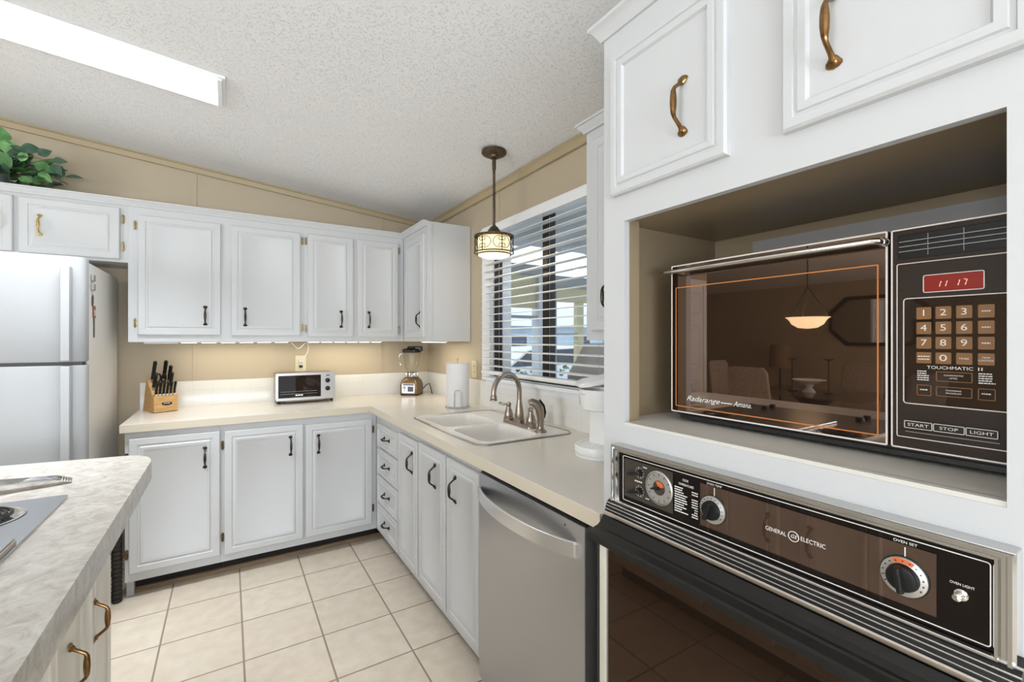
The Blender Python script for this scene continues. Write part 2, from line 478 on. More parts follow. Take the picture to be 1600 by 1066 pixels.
for ya, yb in ((y0 + .05, ym - .03), (ym + .03, y1 - .05)):
    b = MB(); b.box((WX + .028, ya, z0 + .03), (WX + .031, yb, z1 - .008)); b.build('window_pane', PANE, win)

# ------------------------------------------------------------------ cabinet pieces
DSPEC = [(0, 0), (0, .014), (.004, .018), (.034, .018), (.037, .0145), (.044, .0145), (.049, .0185), (.056, .0185), (.066, .0125)]
TSPEC = [(0, 0), (0, .013), (.004, .018), (.018, .018), (.020, .0145), (.024, .0145), (.026, .018), (.038, .018), (.042, .0115)]
def door_panel(M, w, h, spec=DSPEC, k=1.):
    b = MB(M)
    b.rings([[(i * k, i * k, n), (w - i * k, i * k, n), (w - i * k, h - i * k, n), (i * k, h - i * k, n)] for i, n in spec])
    return b
def pull(M, u, v, L=.124, vert=True, m=BRONZE, parent=None, name='handle', h=.026):
    """bow pull with spade shaped feet, centred at u,v on the face of M (n = 0)"""
    b = MB(M)
    A = Vector((0, 1, 0)) if vert else Vector((1, 0, 0)); B = Vector((1, 0, 0)) if vert else Vector((0, -1, 0)); N = Vector((0, 0, 1)); c = Vector((u, v, 0))
    foot = [(-.5, .001, .001), (-.485, .0072, .0035), (-.455, .0118, .0055), (-.42, .0118, .007), (-.385, .0085, .0085), (-.35, .0055, .009)]
    for sg in (1, -1):
        rs = []
        for t, wd, th in foot:
            rs.append([c + A * (t * L * sg) + B * (wd * math.cos(a)) + N * (th * max(math.sin(a), 0)) for a in [2 * math.pi * i / 12 for i in range(12)]])
        b.rings(rs)
    pts, rr = [], []
    for i in range(15):
        t = -1 + 2 * i / 14
        s = .5 - .5 * math.cos(math.pi * min(1, (1 - abs(t)) / .55))
        pts.append(c + A * (t * L * .415) + N * (.004 + h * s)); rr.append(.0040 + .0030 * max(0, 1 - (t / .55) ** 2) + .0012 * max(0, abs(t) - .8) / .2)
    b.tube(pts, rr, 10, ref=tuple(B))
    return b.build(name, m, parent)
def hinge(M, u, v, parent, m=HINGE):
    b = MB(M)
    b.prism(rrect(u - .0075, v - .024, u + .0075, v + .024, .007, 3), 0, .0035)
    b.cyl((u, v - .021, .006), (u, v + .021, .006), .0045, n=10)
    b.ball((u, v + .022, .006), .0045, 8); b.ball((u, v - .022, .006), .0045, 8)
    return b.build('hinge', m, parent)
def add_door(parent, P, a0, a1, z0, z1, off, handle=None, hinges=(), hm=BRONZE, spec=DSPEC, k=1., hl=.124, name='door', wall=None, hvert=True, hg=None):
    """P = FB or FR; a0,a1 = start/end along the run, off = plane coordinate of the face frame"""
    w = abs(a1 - a0)
    M = P(a0, z0, off)
    d = door_panel(M, w, z1 - z0, spec, k).build(name, WHITE, parent)
    if handle:
        pull(P(a0, z0, off) @ Matrix.Translation((0, 0, .0125)), handle[0] if handle[0] >= 0 else w + handle[0], handle[1] if handle[1] >= 0 else (z1 - z0) + handle[1], hl, hvert, hm, d)
    for (u, v) in hinges:
        hinge(P(a0, z0, off), u if u <= 0 else w + u, v if v >= 0 else (z1 - z0) + v, d, hg or (HINGEB if z0 < .5 else HINGE))
    return d

# ------------------------------------------------------------------ wall cabinets on the back wall
UF = 3.33                       # face of the wall cabinets
UB, UT = 1.340, 2.118
def wall_cab(label, x0, x1, zb, group='white wall cabinets on the back wall'):
    t = thing('wall_cabinet', label, 'cabinet', ((x0 + x1) / 2, (UF + WY) / 2, zb), group)
    b = MB(); b.box((x0, UF, zb), (x1, WY - .002, UT)); b.build('body', WHITE, t)
    return t
c = wall_cab('short white wall cabinet above the refrigerator, brass pulls', -1.42, -.4824, 1.790)
add_door(c, FB, -1.33, -.935, 1.806, 2.094, UF, (-.055, .15), (), POLBRASS, hl=.115)
add_door(c, FB, -.914, -.516, 1.804, 2.092, UF, (.078, .150), ((.012, .075), (.012, -.06)), POLBRASS, hl=.115)
c = wall_cab('tall white wall cabinet with two doors above the knife block', -.482, .4336, UB)
add_door(c, FB, -.438, -.040, 1.380, 2.066, UF, (-.079, .118), ((-.013, .07), (-.013, -.06)))
add_door(c, FB, .014, .408, 1.378, 2.066, UF, (.076, .118), ((.013, .055), (.013, -.05)))
c = wall_cab('white wall cabinet with two narrow doors above the toaster oven and corner', .434, 1.118, UB)
add_door(c, FB, .453, .750, 1.372, 2.068, UF, (-.082, .124), ((-.010, .055), (-.010, -.05)))
add_door(c, FB, .780, 1.074, 1.372, 2.068, UF, (.080, .124), ((.010, .055), (.010, -.05)))
# corner cabinet on the window wall
XF = 1.12
c = thing('wall_cabinet', 'white corner wall cabinet with one door and plain side, left of the window', 'cabinet', (1.28, 3.09, UB), 'white wall cabinets on the window wall')
b = MB(); b.box((XF, 2.848, UB), (WX - .002, UF - .002, UT + .025)); b.build('body', WHITE, c)
b = MB(); b.box((XF + .012, 2.843, UB + .0), (XF + .030, 2.848, UT + .02)); b.box((WX - .02, 2.843, UB), (WX - .004, 2.848, UT + .02)); b.build('edge_strip', WHITE, c)
add_door(c, FR, 3.262, 2.880, 1.368, 2.064, XF, (-.065, .122), ())
# cabinet beside the oven tower
c = thing('wall_cabinet', 'white wall cabinet right of the window, half hidden by the oven cabinet', 'cabinet', (1.28, 1.06, 1.36), 'white wall cabinets on the window wall')
b = MB(); b.box((XF, .862, 1.352), (WX - .002, 1.270, UT)); b.build('body', WHITE, c)
add_door(c, FR, 1.228, .885, 1.385, 2.070, XF, (.085, .118), ())
# crown mouldings
def crown(name, label, pts, pr, z0=UT - .006, hh=.036):
    """pts = path of the face corner, pr = outward direction at every point"""
    prof = [(0, 0), (.009, 0), (.010, .005), (.013, .009), (.024, .022), (.026, .027), (.031, .028), (.031, hh), (0, hh)]
    b = MB(); b.rings([[(p[0] + d[0] * a, p[1] + d[1] * a, z0 + z) for a, z in prof] for p, d in zip(pts, pr)])
    return tag(b.build(name, WHITE), label, 'moulding')
crown('crown_moulding', 'white crown moulding along the tops of the back wall cabinets, turning the corner',
      [(-1.42, UF), (XF, UF), (XF, 2.849)], [(0, -1), (-1, -1), (-1, 0)])
crown('crown_moulding', 'short white crown moulding on the wall cabinet right of the window',
      [(WX - .005, 1.270), (XF, 1.270), (XF, .882)], [(0, 1), (-1, 1), (-1, 0)])

# ------------------------------------------------------------------ base cabinets
BF, BX = 3.055, .842
def base_cab(label, body, group, z0=.09, well=False):
    t = thing('base_cabinet', label, 'cabinet', ((body[0] + body[2]) / 2, (body[1] + body[3]) / 2, 0), group)
    b = MB()
    if well: b.rings([[(x, y, z) for x, z in ((body[0], z0), (body[2], z0), (body[2], .735), (body[0] + .018, .735), (body[0] + .018, .872), (body[0], .872))] for y in (body[1], body[3])])
    else: b.box((body[0], body[1], z0), (body[2], body[3], .872))
    b.build('body', WHITE, t)
    return t
GB, GR = 'white base cabinets under the back counter', 'white base cabinets under the sink counter'
c = base_cab('white single-door base cabinet at the left end beside the refrigerator', (-.455, BF, -.0374, WY - .004), GB)
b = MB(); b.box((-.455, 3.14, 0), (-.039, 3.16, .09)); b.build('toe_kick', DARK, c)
b = MB(); b.box((-.455, 3.10, 0), (-.425, 3.14, .09)); b.build('toe_end', WHITE, c)
add_door(c, FB, -.438, -.040, .136, .838, BF, (-.07, -.14), ((-.010, .10), (-.010, -.10)))
c = base_cab('white double-door base cabinet under the toaster oven', (-.037, BF, BX - .002, WY - .004), GB)
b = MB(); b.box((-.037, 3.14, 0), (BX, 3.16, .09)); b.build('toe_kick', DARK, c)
add_door(c, FB, -.018, .390, .132, .834, BF, (-.070, -.125), ((-.010, .10), (-.010, -.08)))
add_door(c, FB, .405, .808, .132, .826, BF, (.072, -.125), ((.010, .10), (.010, -.07)))
c = base_cab('white drawer base cabinet with four drawers in the corner', (BX, 2.565, WX - .004, BF - .002), GR)
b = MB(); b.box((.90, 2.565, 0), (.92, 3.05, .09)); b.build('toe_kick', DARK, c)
for za, zb_ in ((.664, .808), (.486, .648), (.299, .470), (.124, .286)):
    d = door_panel(FR(2.99, za, BX), .42, zb_ - za, DSPEC, .62).build('drawer', WHITE, c)
    pull(FR(2.99, za, BX) @ Matrix.Translation((0, 0, .0125)), .21, (zb_ - za) / 2, .115, False, BRONZE, d)
c = base_cab('narrow white base cabinet between the drawers and the sink cabinet', (BX, 2.232, WX - .004, 2.563), GR, well=True)
b = MB(); b.box((.90, 2.232, 0), (.92, 2.563, .09)); b.build('toe_kick', DARK, c)
add_door(c, FR, 2.552, 2.243, .130, .822, BX, (-.085, -.125), (), k=.95)
c = base_cab('white double-door sink cabinet beside the dishwasher', (BX, 1.552, WX - .004, 2.230), GR, well=True)
b = MB(); b.box((.90, 1.552, 0), (.92, 2.230, .09)); b.build('toe_kick', DARK, c)
add_door(c, FR, 2.220, 1.886, .130, .832, BX, (-.125, -.125), (), k=.95)
add_door(c, FR, 1.870, 1.558, .128, .832, BX, (.085, -.125), ((.008, .07), (.008, -.08)), k=.95)
b = MB(); b.rings([[(x, 3.14, 0), (x, 3.122, 0), (x, 3.124, .012), (x, 3.132, .022), (x, 3.14, .024)] for x in (-.45, .90)])
struct(b.build('baseboard_back', WOODBROWN))

# ------------------------------------------------------------------ worktop, splash, sink
SK = (.872, 1.640, 1.372, 2.450)
b = MB()
b.plate([(-.471, 3.027), (.795, 3.027), (.795, .850), (WX - .001, .850), (WX - .001, WY - .001), (-.471, WY - .001)], [[(SK[0] + .012, SK[1] + .012), (SK[2] - .012, SK[1] + .012), (SK[2] - .012, SK[3] - .012), (SK[0] + .012, SK[3] - .012)]], .874, .915)
tag(b.build('worktop', COUNTER), 'cream L-shaped laminate worktop running along the back and window walls', 'worktop')
wt = COL.objects['worktop']
EDGE = mat('tan_laminate_edge', (.60, .535, .43), .3)
b = MB(); b.plate([(-.4725, 3.0255), (.7935, 3.0255), (.7935, .850), (.797, .850), (.797, 3.029), (-.469, 3.029), (-.469, WY - .002), (-.4725, WY - .002)], [], .8735, .9135); b.build('edge_band', EDGE, wt)
def splash(label, P0, m, M):
    b = MB(M); b.rings([[(u, 0, 0), (u, 0, .012), (u, .160, .012), (u, .167, .009), (u, .167, 0)] for u in P0])
    return tag(b.build('tile_backsplash', m), label, 'backsplash')
splash('white tile backsplash behind the knife block, toaster oven and blender', (-.468, WX - .013), SPLASHB, FB(0, .9152, WY - .0015))
splash('white tile backsplash behind the kitchen faucet, below the window', (-(WY - .0145), -.87), SPLASHR, FR(0, .9152, WX - .0015))

t = thing('kitchen_sink', 'white double-bowl drop-in sink with a metal rim below the window', 'sink', (1.12, 2.045, .9))
b = MB()
h1, h2 = rrect(.915, 1.69, 1.215, 2.020, .05), rrect(.915, 2.068, 1.215, 2.400, .05)
b.plate(rrect(SK[0] + .006, SK[1] + .006, SK[2] - .006, SK[3] - .006, .05), [h1, h2], .9155, .919)
def bowl(b, h):
    cx = sum(p[0] for p in h) / len(h); cy = sum(p[1] for p in h) / len(h)
    rs = [[(cx + (x - cx) * k, cy + (y - cy) * k, z) for x, y in h] for k, z in ((1, .919), (.985, .912), (.96, .88), (.92, .79), (.86, .757), (.7, .752), (.2, .748))]
    b.rings(rs, False, True)
for h in (h1, h2): bowl(b, h)
b.build('basin', SINKW, t, smooth=60, fix=False)
b = MB(); P = rrect(SK[0], SK[1], SK[2], SK[3], .055, 6)
b.tube([(x, y, .9165) for x, y in P], .0075, 8, True, flat=.75); b.build('sink_rim', mat('satin_rim', (.40, .39, .375), .3, 1.), t)
for cx, cy in ((1.065, 1.855), (1.065, 2.234)):
    b = MB(); b.lathe([(.042, 0), (.042, .003), (.034, .004), (.03, .001), (.001, .001)], (cx, cy, .7485), 24); b.build('drain', CHROME, t)

t = thing('kitchen_faucet', 'brushed nickel gooseneck faucet with two lever handles behind the sink', 'faucet', (1.262, 1.945, .9195))
b = MB(); b.M = Matrix.Translation((1.262, 1.945, .9192))
b.rings([[(x * k, y * k + 0, z) for x, y in rrect(-.03, -.132, .03, .132, .028)] for k, z in ((1, 0), (1, .006), (.95, .012), (.86, .015))]); b.build('base_plate', NICKEL, t)
b = MB(); bx, by = 1.262, 1.945
b.lathe([(.026, .012), (.027, .03), (.022, .036), (.0235, .05), (.019, .085), (.0135, .115), (.0125, .13)], (bx, by, .919), 24)
ux, uy = -.965, -.26; Rr = .093; pts = [(bx, by, 1.03), (bx, by, 1.06)]
for i in range(19):
    a = R(180 * i / 18 * 1.03); q = Rr * (1 - math.cos(a)); pts.append((bx + ux * q, by + uy * q, 1.09 + Rr * math.sin(a)))
b.tube(pts, [.0125] * len(pts), 14)
e = Vector(pts[-1]); b.lathe([(.0125, 0), (.0155, .006), (.0165, .014), (.0155, .018), (.018, .020), (.018, .026), (.013, .027)], e + Vector((0, 0, .004)), 20, (pts[-1][0] - pts[-2][0], pts[-1][1] - pts[-2][1], pts[-1][2] - pts[-2][2]))
b.build('spout', NICKEL, t)
for dy, a in ((.104, 100), (-.104, -110)):
    b = MB(); hy = by + dy
    b.lathe([(.027, .008), (.028, .022), (.023, .028), (.024, .036), (.018, .06), (.0125, .075), (.012, .083), (.014, .088), (.0135, .096), (.008, .102), (.001, .103)], (bx, hy, .919), 20)
    d = Vector((math.cos(R(a + 90 if dy > 0 else a - 90)) * .35 - .3, math.copysign(1, dy), 0)).normalized()
    p = Vector((bx, hy, 1.008)); b.tube([p, p + d * .018 + Z3 * .002, p + d * .032, p + d * .048 + Z3 * .006, p + d * .058 + Z3 * .009], [.006, .005, .007, .0085, .004], 10)
    b.build('handle', NICKEL, t)
t = thing('sink_sprayer', 'brushed nickel side sprayer standing right of the faucet', 'sprayer', (1.245, 1.735, .9195))
b = MB(); b.lathe([(.029, 0), (.029, .006), (.022, .012), (.017, .018), (.0165, .026)], (1.245, 1.735, .9192), 20); b.build('sprayer_base', NICKEL, t)
b = MB(); b.tube([(1.245, 1.735, .944), (1.245, 1.735, .98), (1.243, 1.733, 1.0), (1.237, 1.733, 1.03), (1.222, 1.738, 1.052), (1.203, 1.745, 1.062), (1.19, 1.75, 1.058)], [.0145, .0165, .019, .0215, .021, .018, .0165], 14, ref=(0, 1, 0)); b.build('spray_head', NICKEL, t)
b = MB(); b.tube([(1.259, 1.728, .985), (1.264, 1.727, 1.01), (1.256, 1.728, 1.045), (1.238, 1.733, 1.072)], [.005, .007, .007, .004], 8); b.build('trigger', BLACK, t)

# ------------------------------------------------------------------ dishwasher
t = thing('dishwasher', 'stainless steel dishwasher with a bowed bar handle next to the oven cabinet', 'dishwasher', (1.1, 1.2, 0))
b = MB(); b.box((.835, .905, .10), (1.40, 1.500, .868)); b.build('tub', GREY, t)
b = MB(); b.box((.790, .903, .105), (.835, 1.494, .862), .003); dw = b.build('door', STEEL, t)
b = MB(); b.box((.798, .908, .8622), (.835, 1.490, .8665), .001); b.build('control_strip', BLACK, t)
b = MB(); b.box((.862, .905, 0), (.88, 1.494, .098)); b.build('kick_plate', BLACK, t)
b = MB(); n = 24; rs = []
for i in range(n + 1):
    s_ = i / n; y = 1.484 - .552 * s_; bow = .052 * (1 - (2 * s_ - 1) ** 2) ** .8
    x = .784 - bow
    rs.append([(x, y, .772), (x + .002, y, .7705), (x + .0075, y, .7705), (x + .0085, y, .774), (x + .0085, y, .811), (x + .0075, y, .8135), (x + .002, y, .8135), (x, y, .812)])
b.rings(rs)
b.box((.7785, .926, .776), (.7905, .936, .810)); b.box((.7785, 1.478, .776), (.7905, 1.488, .810)); b.build('handle', STEELL, t, smooth=20)
b = MB(FR(.985, .842, .7905)); b.cyl((0, 0, 0), (0, 0, .001), .003, n=12); b.build('indicator_dot', BLACK, dw)

# ------------------------------------------------------------------ oven cabinet (tower)
TX = .805
t = thing('oven_cabinet', 'tall white built-in cabinet holding the wall oven and the microwave', 'cabinet', (1.1, .45, 0))
b = MB(FR(0, 0, TX + .018))
b.plate([(-.847, 0), (-.05, 0), (-.05, 2.118), (-.847, 2.118)], [[(-.779, 1.150), (-.148, 1.150), (-.148, 1.640), (-.779, 1.640)], [(-.787, .32), (-.142, .32), (-.142, 1.098), (-.787, 1.098)]], 0, .018)
b.build('face_frame', WHITE, t)
for y in (.825, .05):
    b = MB(); b.box((TX + .018, y, 0), (WX - .003, y + .022, 2.118)); b.build('side_panel', WHITE, t)
b = MB(); b.box((TX + .018, .072, 2.10), (WX - .003, .825, 2.118)); b.build('top_panel', WHITE, t)
for ya, yb in ((.779, .8245), (.0725, .148)):
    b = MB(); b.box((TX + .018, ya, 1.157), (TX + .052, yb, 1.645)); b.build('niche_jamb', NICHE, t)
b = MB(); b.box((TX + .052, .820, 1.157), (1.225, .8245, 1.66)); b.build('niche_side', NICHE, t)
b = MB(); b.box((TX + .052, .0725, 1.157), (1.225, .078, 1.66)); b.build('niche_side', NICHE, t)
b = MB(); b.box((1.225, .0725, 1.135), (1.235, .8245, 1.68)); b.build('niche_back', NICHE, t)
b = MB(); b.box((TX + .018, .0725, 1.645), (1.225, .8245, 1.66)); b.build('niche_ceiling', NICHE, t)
b = MB(); b.box((TX + .002, .1485, 1.136), (TX + .02, .7785, 1.157)); b.box((TX + .018, .0725, 1.136), (1.225, .8245, 1.157)); b.build('niche_shelf', SHELFP, t)
b = MB(); b.box((1.212, .09, 1.30), (1.2245, .700, 1.622), .002); b.build('back_board', GREYBOARD, t)
add_door(t, FR, .810, .506, 1.703, 2.045, TX, (-.0975, .133), (), BRASS, TSPEC, hl=.126)
add_door(t, FR, .406, .118, 1.703, 2.045, TX, (.077, .133), (), BRASS, TSPEC, hl=.126)
prof = [(0, 0), (.006, 0), (.009, .004), (.016, .016), (.024, .026), (.030, .029), (.030, .038), (0, .038)]
b = MB(); b.rings([[(p[0] + d[0] * a, p[1] + d[1] * a, 2.106 + z) for a, z in prof] for p, d in (((WX - .003, .847), (0, 1)), ((TX, .847), (-1, 1)), ((TX, .05), (-1, -1)), ((WX - .003, .05), (0, -1)))])
b.build('crown', WHITE, t)

# ------------------------------------------------------------------ wall oven
def outline(b, u0, v0, u1, v1, wd, n0=0., n1=.0006, r=.004):
    r = max(r, wd * 1.01)
    b.plate(rrect(u0, v0, u1, v1, r, 4), [rrect(u0 + wd, v0 + wd, u1 - wd, v1 - wd, r - wd, 4)], n0, n1)
def dashes(b, u0, u1, v, h, n, seed, n1=.0005):
    rnd = random.Random(seed); u = u0
    while u < u1 - 1e-4:
        w = min((u1 - u0) * rnd.uniform(.12, .3), u1 - u)
        b.box((u, v - h / 2, n), (u + w, v + h / 2, n + n1)); u += w + h * .45
ov = thing('wall_oven', 'built-in wall oven with chrome-framed brown glass control panel and black door handle', 'oven', (.79, .46, .3))
b = MB(FR(.795, .962, TX - .0005)); w, h = .660, .143
LP = [(0, 0), (0, .026), (.003, .030), (.007, .030), (.009, .026), (.013, .026), (.015, .029), (.018, .029), (.020, .024), (.022, .018)]
b.rings([[(i, i * .6, n), (w - i, i * .6, n), (w - i, h - i * .72, n), (i, h - i * .72, n)] for i, n in LP], False, False)
b.build('chrome_frame', CHROME, ov)
b = MB(FR(0, 0, .7875)); b.box((-.7745, .974, 0), (-.1555, 1.0905, .003)); glass = b.build('control_glass', BLACKGLASS, ov)
b = MB(FR(0, 0, .7840)); b.box((-.556, .993, 0), (-.207, 1.075, .0012)); b.build('brown_panel', PANELGLASS, glass)
b = MB(FR(0, 0, .7840)); b.box((-.756, .992, 0), (-.621, 1.079, .0012)); b.build('clock_plate', mat('dark_taupe_plate', (.052, .043, .033), .3, spec=.3), glass)
b = MB(FR(0, 0, .7842)); outline(b, -.762, .981, -.157, 1.0845, .0013); b.build('white_outline', LETTER, glass)
b = MB(FR(0, 0, .7825))
b.text('COOK', .0072, -.589, 1.070, w=.014); b.text('TEMPERATURES', .0066, -.588, 1.0605, w=.036)
for i in range(11):
    v = 1.0525 - i * .0049; L_ = (.020, .018, .022, .030, .026, .029, .030, .022, .028, .018, .032)[i]
    dashes(b, -.6155, -.6155 + L_, v, .0022, 0, i)
    if i not in (2,): dashes(b, -.5745 + (.006 if i in (7, 8) else 0), -.561, v - .0015, .0022, 0, 50 + i)
b.text('OVEN TEMP', .0054, -.5255, 1.0785, w=.031); b.box((-.5258, 1.058, 0), (-.5246, 1.073, .0005))
b.text('OVEN SET', .0054, -.239, 1.0785, w=.026); b.box((-.2398, 1.058, 0), (-.2386, 1.072, .0005))
b.text('OVEN LIGHT', .0046, -.1825, 1.0465, w=.023)
b.text('GENERAL', .0098, -.4115, 1.0325, w=.034); b.text('ELECTRIC', .0098, -.3540, 1.0340, w=.036)
dashes(b, -.700, -.688, 1.071, .0022, 0, 91); dashes(b, -.724, -.703, 1.0355, .003, 0, 92); dashes(b, -.692, -.682, 1.004, .0022, 0, 93)
b.build('lettering', LETTER, glass, smooth=0)
b = MB(FR(-(-.383), 1.0335, .7825))
circ = lambda r, n=28: [(r * math.cos(2 * math.pi * i / n), r * math.sin(2 * math.pi * i / n)) for i in range(n)]
b.plate(circ(.0085), [circ(.0075)], 0, .0006)
b.text('GE', .0082, 0, 0, shear=.35); b.build('round_emblem', LETTER, glass, smooth=0)
SILV = mat('silver_dial', (.55, .54, .52), .35, .8)
ORNG = mat('orange_dial', (.62, .13, .03), .5)
# clock
b = MB(FR(.655, 1.037, .7832)); b.lathe([(.036, 0), (.036, .003), (.0335, .0045), (.0335, .002), (.001, .0015)], n=40); clk = b.build('clock_dial', SILV, glass)
b = MB(FR(.655, 1.037, .7815)); b.lathe([(.0335, .0002), (.0335, .0006), (.0328, .0006), (.0328, .0002)], n=40, cap0=False, cap1=False)
for k in range(12):
    a = R(30 * k); r0, r1 = .0255, .030
    b.tube([(r0 * math.cos(a), r0 * math.sin(a), .0003), (r1 * math.cos(a), r1 * math.sin(a), .0003)], .0008, 5)
b.build('dial_marks', BLACK, clk)
b = MB(FR(.655, 1.037, .7812)); b.prism(circ(.0155), 0, .0006); b.build('dial_center', mat('dark_dial', (.05, .04, .035), .4), clk)
b = MB(FR(.655, 1.037, .7804)); b.prism([(0, 0)] + [(.0145 * math.cos(R(a)), .0145 * math.sin(R(a))) for a in range(20, 121, 10)], 0, .0008); b.build('orange_sector', ORNG, clk)
b = MB(FR(.655, 1.037, .7800)); b.tube([(0, 0, .001), (-.012, -.003, .002), (-.020, -.006, .002)], [.0022, .003, .0016], 8); b.cyl((0, 0, 0), (0, 0, .006), .004); b.build('clock_hand', BLACK, clk)
for z in (1.0565, 1.0155):
    b = MB(FR(.708, z, .7832)); b.lathe([(.0135, 0), (.0135, .0015), (.011, .002), (.006, .002), (.0055, .010), (.003, .012)], n=24)
    for k in range(10):
        a = R(36 * k); b.box((.011 * math.cos(a) - .0008, .011 * math.sin(a) - .0008, .0015), (.011 * math.cos(a) + .0008, .011 * math.sin(a) + .0008, .0024))
    kn = b.build('timer_knob', BLACK, glass)
    b = MB(FR(.708, z, .7812)); outline(b, -.0128, -.0128, .0128, .0128, .0008, 0, .0004, .0127); b.cyl((0, 0, 0), (0, 0, .009), .0045, n=16)
    for k in range(10):
        a = R(36 * k); b.tube([(.0085 * math.cos(a), .0085 * math.sin(a), .0003), (.0115 * math.cos(a), .0115 * math.sin(a), .0003)], .0007, 5)
    b.build('timer_marks', SILV, kn)
    b = MB(FR(.708, z, .7832)); b.tube([(0, 0, .011), (-.012, -.003, .014), (-.024, -.006, .015), (-.032, -.007, .014)], [.002, .0035, .004, .0015], 8); b.build('timer_lever', BLACK, kn)
def knob(y, z, rot, name, sector):
    b = MB(FR(y, z, .7829)); b.lathe([(.0275, 0), (.0275, .0012), (.001, .0012)], n=36); k = b.build(name, BLACK, glass)
    b = MB(FR(y, z, .7818)); b.lathe([(.0262, 0), (.0258, .003), (.0185, .005), (.0185, .001)], n=40, cap0=False, cap1=False); b.build('knob_ring', SILV, k)
    b = MB(FR(y, z, .7770))
    for i in range(13):
        a = R(-30 + 20 * i)
        b.box((.0222 * math.cos(a) - .0009, .0222 * math.sin(a) - .0005, 0), (.0222 * math.cos(a) + .0009, .0222 * math.sin(a) + .0005, .0016))
    b.build('ring_marks', BLACK, k)
    if sector:
        b = MB(FR(y, z, .7772)); rs = [[(r * math.cos(R(a)), r * math.sin(R(a)), .0004 + (.0235 - r) * .22) for r in (.0195, .0252)] for a in range(60, 121, 6)]
        b.rings(rs, False, False, close=False); b.build('orange_sector', ORNG, k)
    b = MB(FR(y, z, .7818)); b.lathe([(.0178, 0), (.0178, .010), (.0165, .013), (.012, .014), (.001, .014)], n=36)
    b.M = b.M @ Matrix.Rotation(R(rot), 4, 'Z'); b.box((-.004, -.017, .006), (.004, .017, .024), .0025); b.build('knob_grip', BLACK, k)
knob(.528, 1.031, -20, 'temperature_knob', False)
knob(.240, 1.032, 8, 'oven_set_knob', True)
b = MB(FR(.183, 1.034, .7832)); b.lathe([(.007, 0), (.007, .003), (.005, .004), (.0035, .004), (.003, .012), (.0045, .02), (.001, .021)], n=16, axis=(0, .1, 1)); b.build('light_switch', CHROME, glass)
b = MB(); P = [(TX - .001, .976), (.781, .974), (.772, .970), (.766, .960), (.763, .949), (.766, .9475), (.778, .935), (TX - .001, .935)]
b.rings([[(x, y, z) for x, z in P] for y in (.800, .130)]); st_ = b.build('strip_dark_reflection', BLACK, ov, smooth=12)  # black stands in for dark reflections in the chrome trim
for x, z, r in ((.7775, .9735, .0022), (.7695, .9665, .0015), (.7665, .9605, .0012), (.7640, .9530, .0012)):
    b = MB(); b.tube([(x, .8005, z), (x, .1295, z)], r, 10); b.build('chrome_rib', CHROME, st_)
b = MB(); b.rings([[(x, y, z) for x, z in ((.7655, .9490), (.7600, .9485), (.7575, .9465), (.7585, .9400), (.7625, .9375), (.7665, .9380))] for y in (.8012, .1288)]); b.build('chrome_band', mat('warm_chrome', (.74, .68, .64), .16, 1.), st_, smooth=20)
b = MB(); b.box((.7755, .1355, 1.1042), (TX - .0007, .7945, 1.1062), .0006); b.build('top_trim', mat('satin_aluminium', (.62, .62, .62), .42, .9), ov)
b = MB(); P = [(TX - .001, .934), (.772, .934), (.765, .933), (.757, .920), (.748, .913), (.742, .912), (.739, .909), (.722, .904), (.718, .900), (.718, .888), (.722, .885), (.760, .886), (TX - .001, .888)]
b.rings([[(x + d * .3, y, z + (e if z < .91 else -e)) for x, z in P] for y, d, e in ((.812, .01, .001), (.809, 0, 0), (.118, 0, 0), (.115, .01, .001))]); b.build('door_handle', mat('black_handle_enamel', (.012, .011, .010), .42, spec=.35, bump=(400, .2, .001, ONE)), ov, smooth=10)
b = MB(); b.box((.768, .138, .33), (TX - .002, .794, .884), .003); dr = b.build('oven_door', BLACKM, ov)
b = MB(FR(0, 0, .7678)); b.box((-.790, .345, 0), (-.142, .882, .0035), .001); b.build('door_glass', OVENGLASS, dr)
b = MB(); b.box((.762, .7975, .30), (TX - .0006, .818, .880), .002); b.build('side_trim', mat('cream_enamel', (.72, .69, .62), .4), ov)

# ------------------------------------------------------------------ microwave oven
mwv = thing('microwave_oven', 'brown vintage microwave with mirrored glass door in the open cabinet niche', 'microwave', (1.05, .45, 1.157))
mx_ = .93
BRN = mat('dark_brown_plastic', (.032, .021, .015), .42, spec=.25)
b = MB(); b.box((mx_ + .016, .157, 1.170), (1.195, .738, 1.536), .004); b.box((mx_ + .012, .17, 1.164), (1.19, .725, 1.172)); b.build('body', BLACKM, mwv)
for y in (.20, .70):
    for x in (.98, 1.15):
        b = MB(); b.cyl((x, y, 1.1572), (x, y, 1.166), .014, n=16); b.build('foot', RUBBER, mwv)
b = MB(FR(0, 0, mx_ + .0158)); b.box((-.7405, 1.1795, 0), (-.3075, 1.536, .0146), .0015); md = b.build('door', BRN, mwv)
b = MB(FR(0, 0, mx_ + .0012)); b.box((-.738, 1.182, 0), (-.310, 1.5335, .0012)); b.build('door_glass', DOORGLASS, md)
b = MB(FR(0, 0, mx_ + .0012)); outline(b, -.741, 1.179, -.307, 1.5362, .0028, 0, .002, .003); b.build('door_outline', PINK, md)
b = MB(FR(0, 0, mx_)); outline(b, -.7285, 1.193, -.3195, 1.4825, .0021, 0, .0006, .0022); b.build('orange_outline', ORANGE, md)
b = MB(FR(0, 0, mx_ - .0001)); b.text('Radarange', .0165, -.655, 1.2155, shear=.45, w=.086); dashes(b, -.608, -.582, 1.2145, .0022, 0, 5); b.text('Amana.', .0155, -.558, 1.2155, shear=.35, w=.040); b.build('lettering', LETTER, md, smooth=0)
b = MB()
b.tube([(.898, .752, 1.5175), (.8985, .744, 1.5175), (.9, .735, 1.5175), (.9, .32, 1.5175), (.905, .314, 1.5175), (.93, .312, 1.5175)], [.001, .003, .0052, .0052, .0058, .0062], 14)
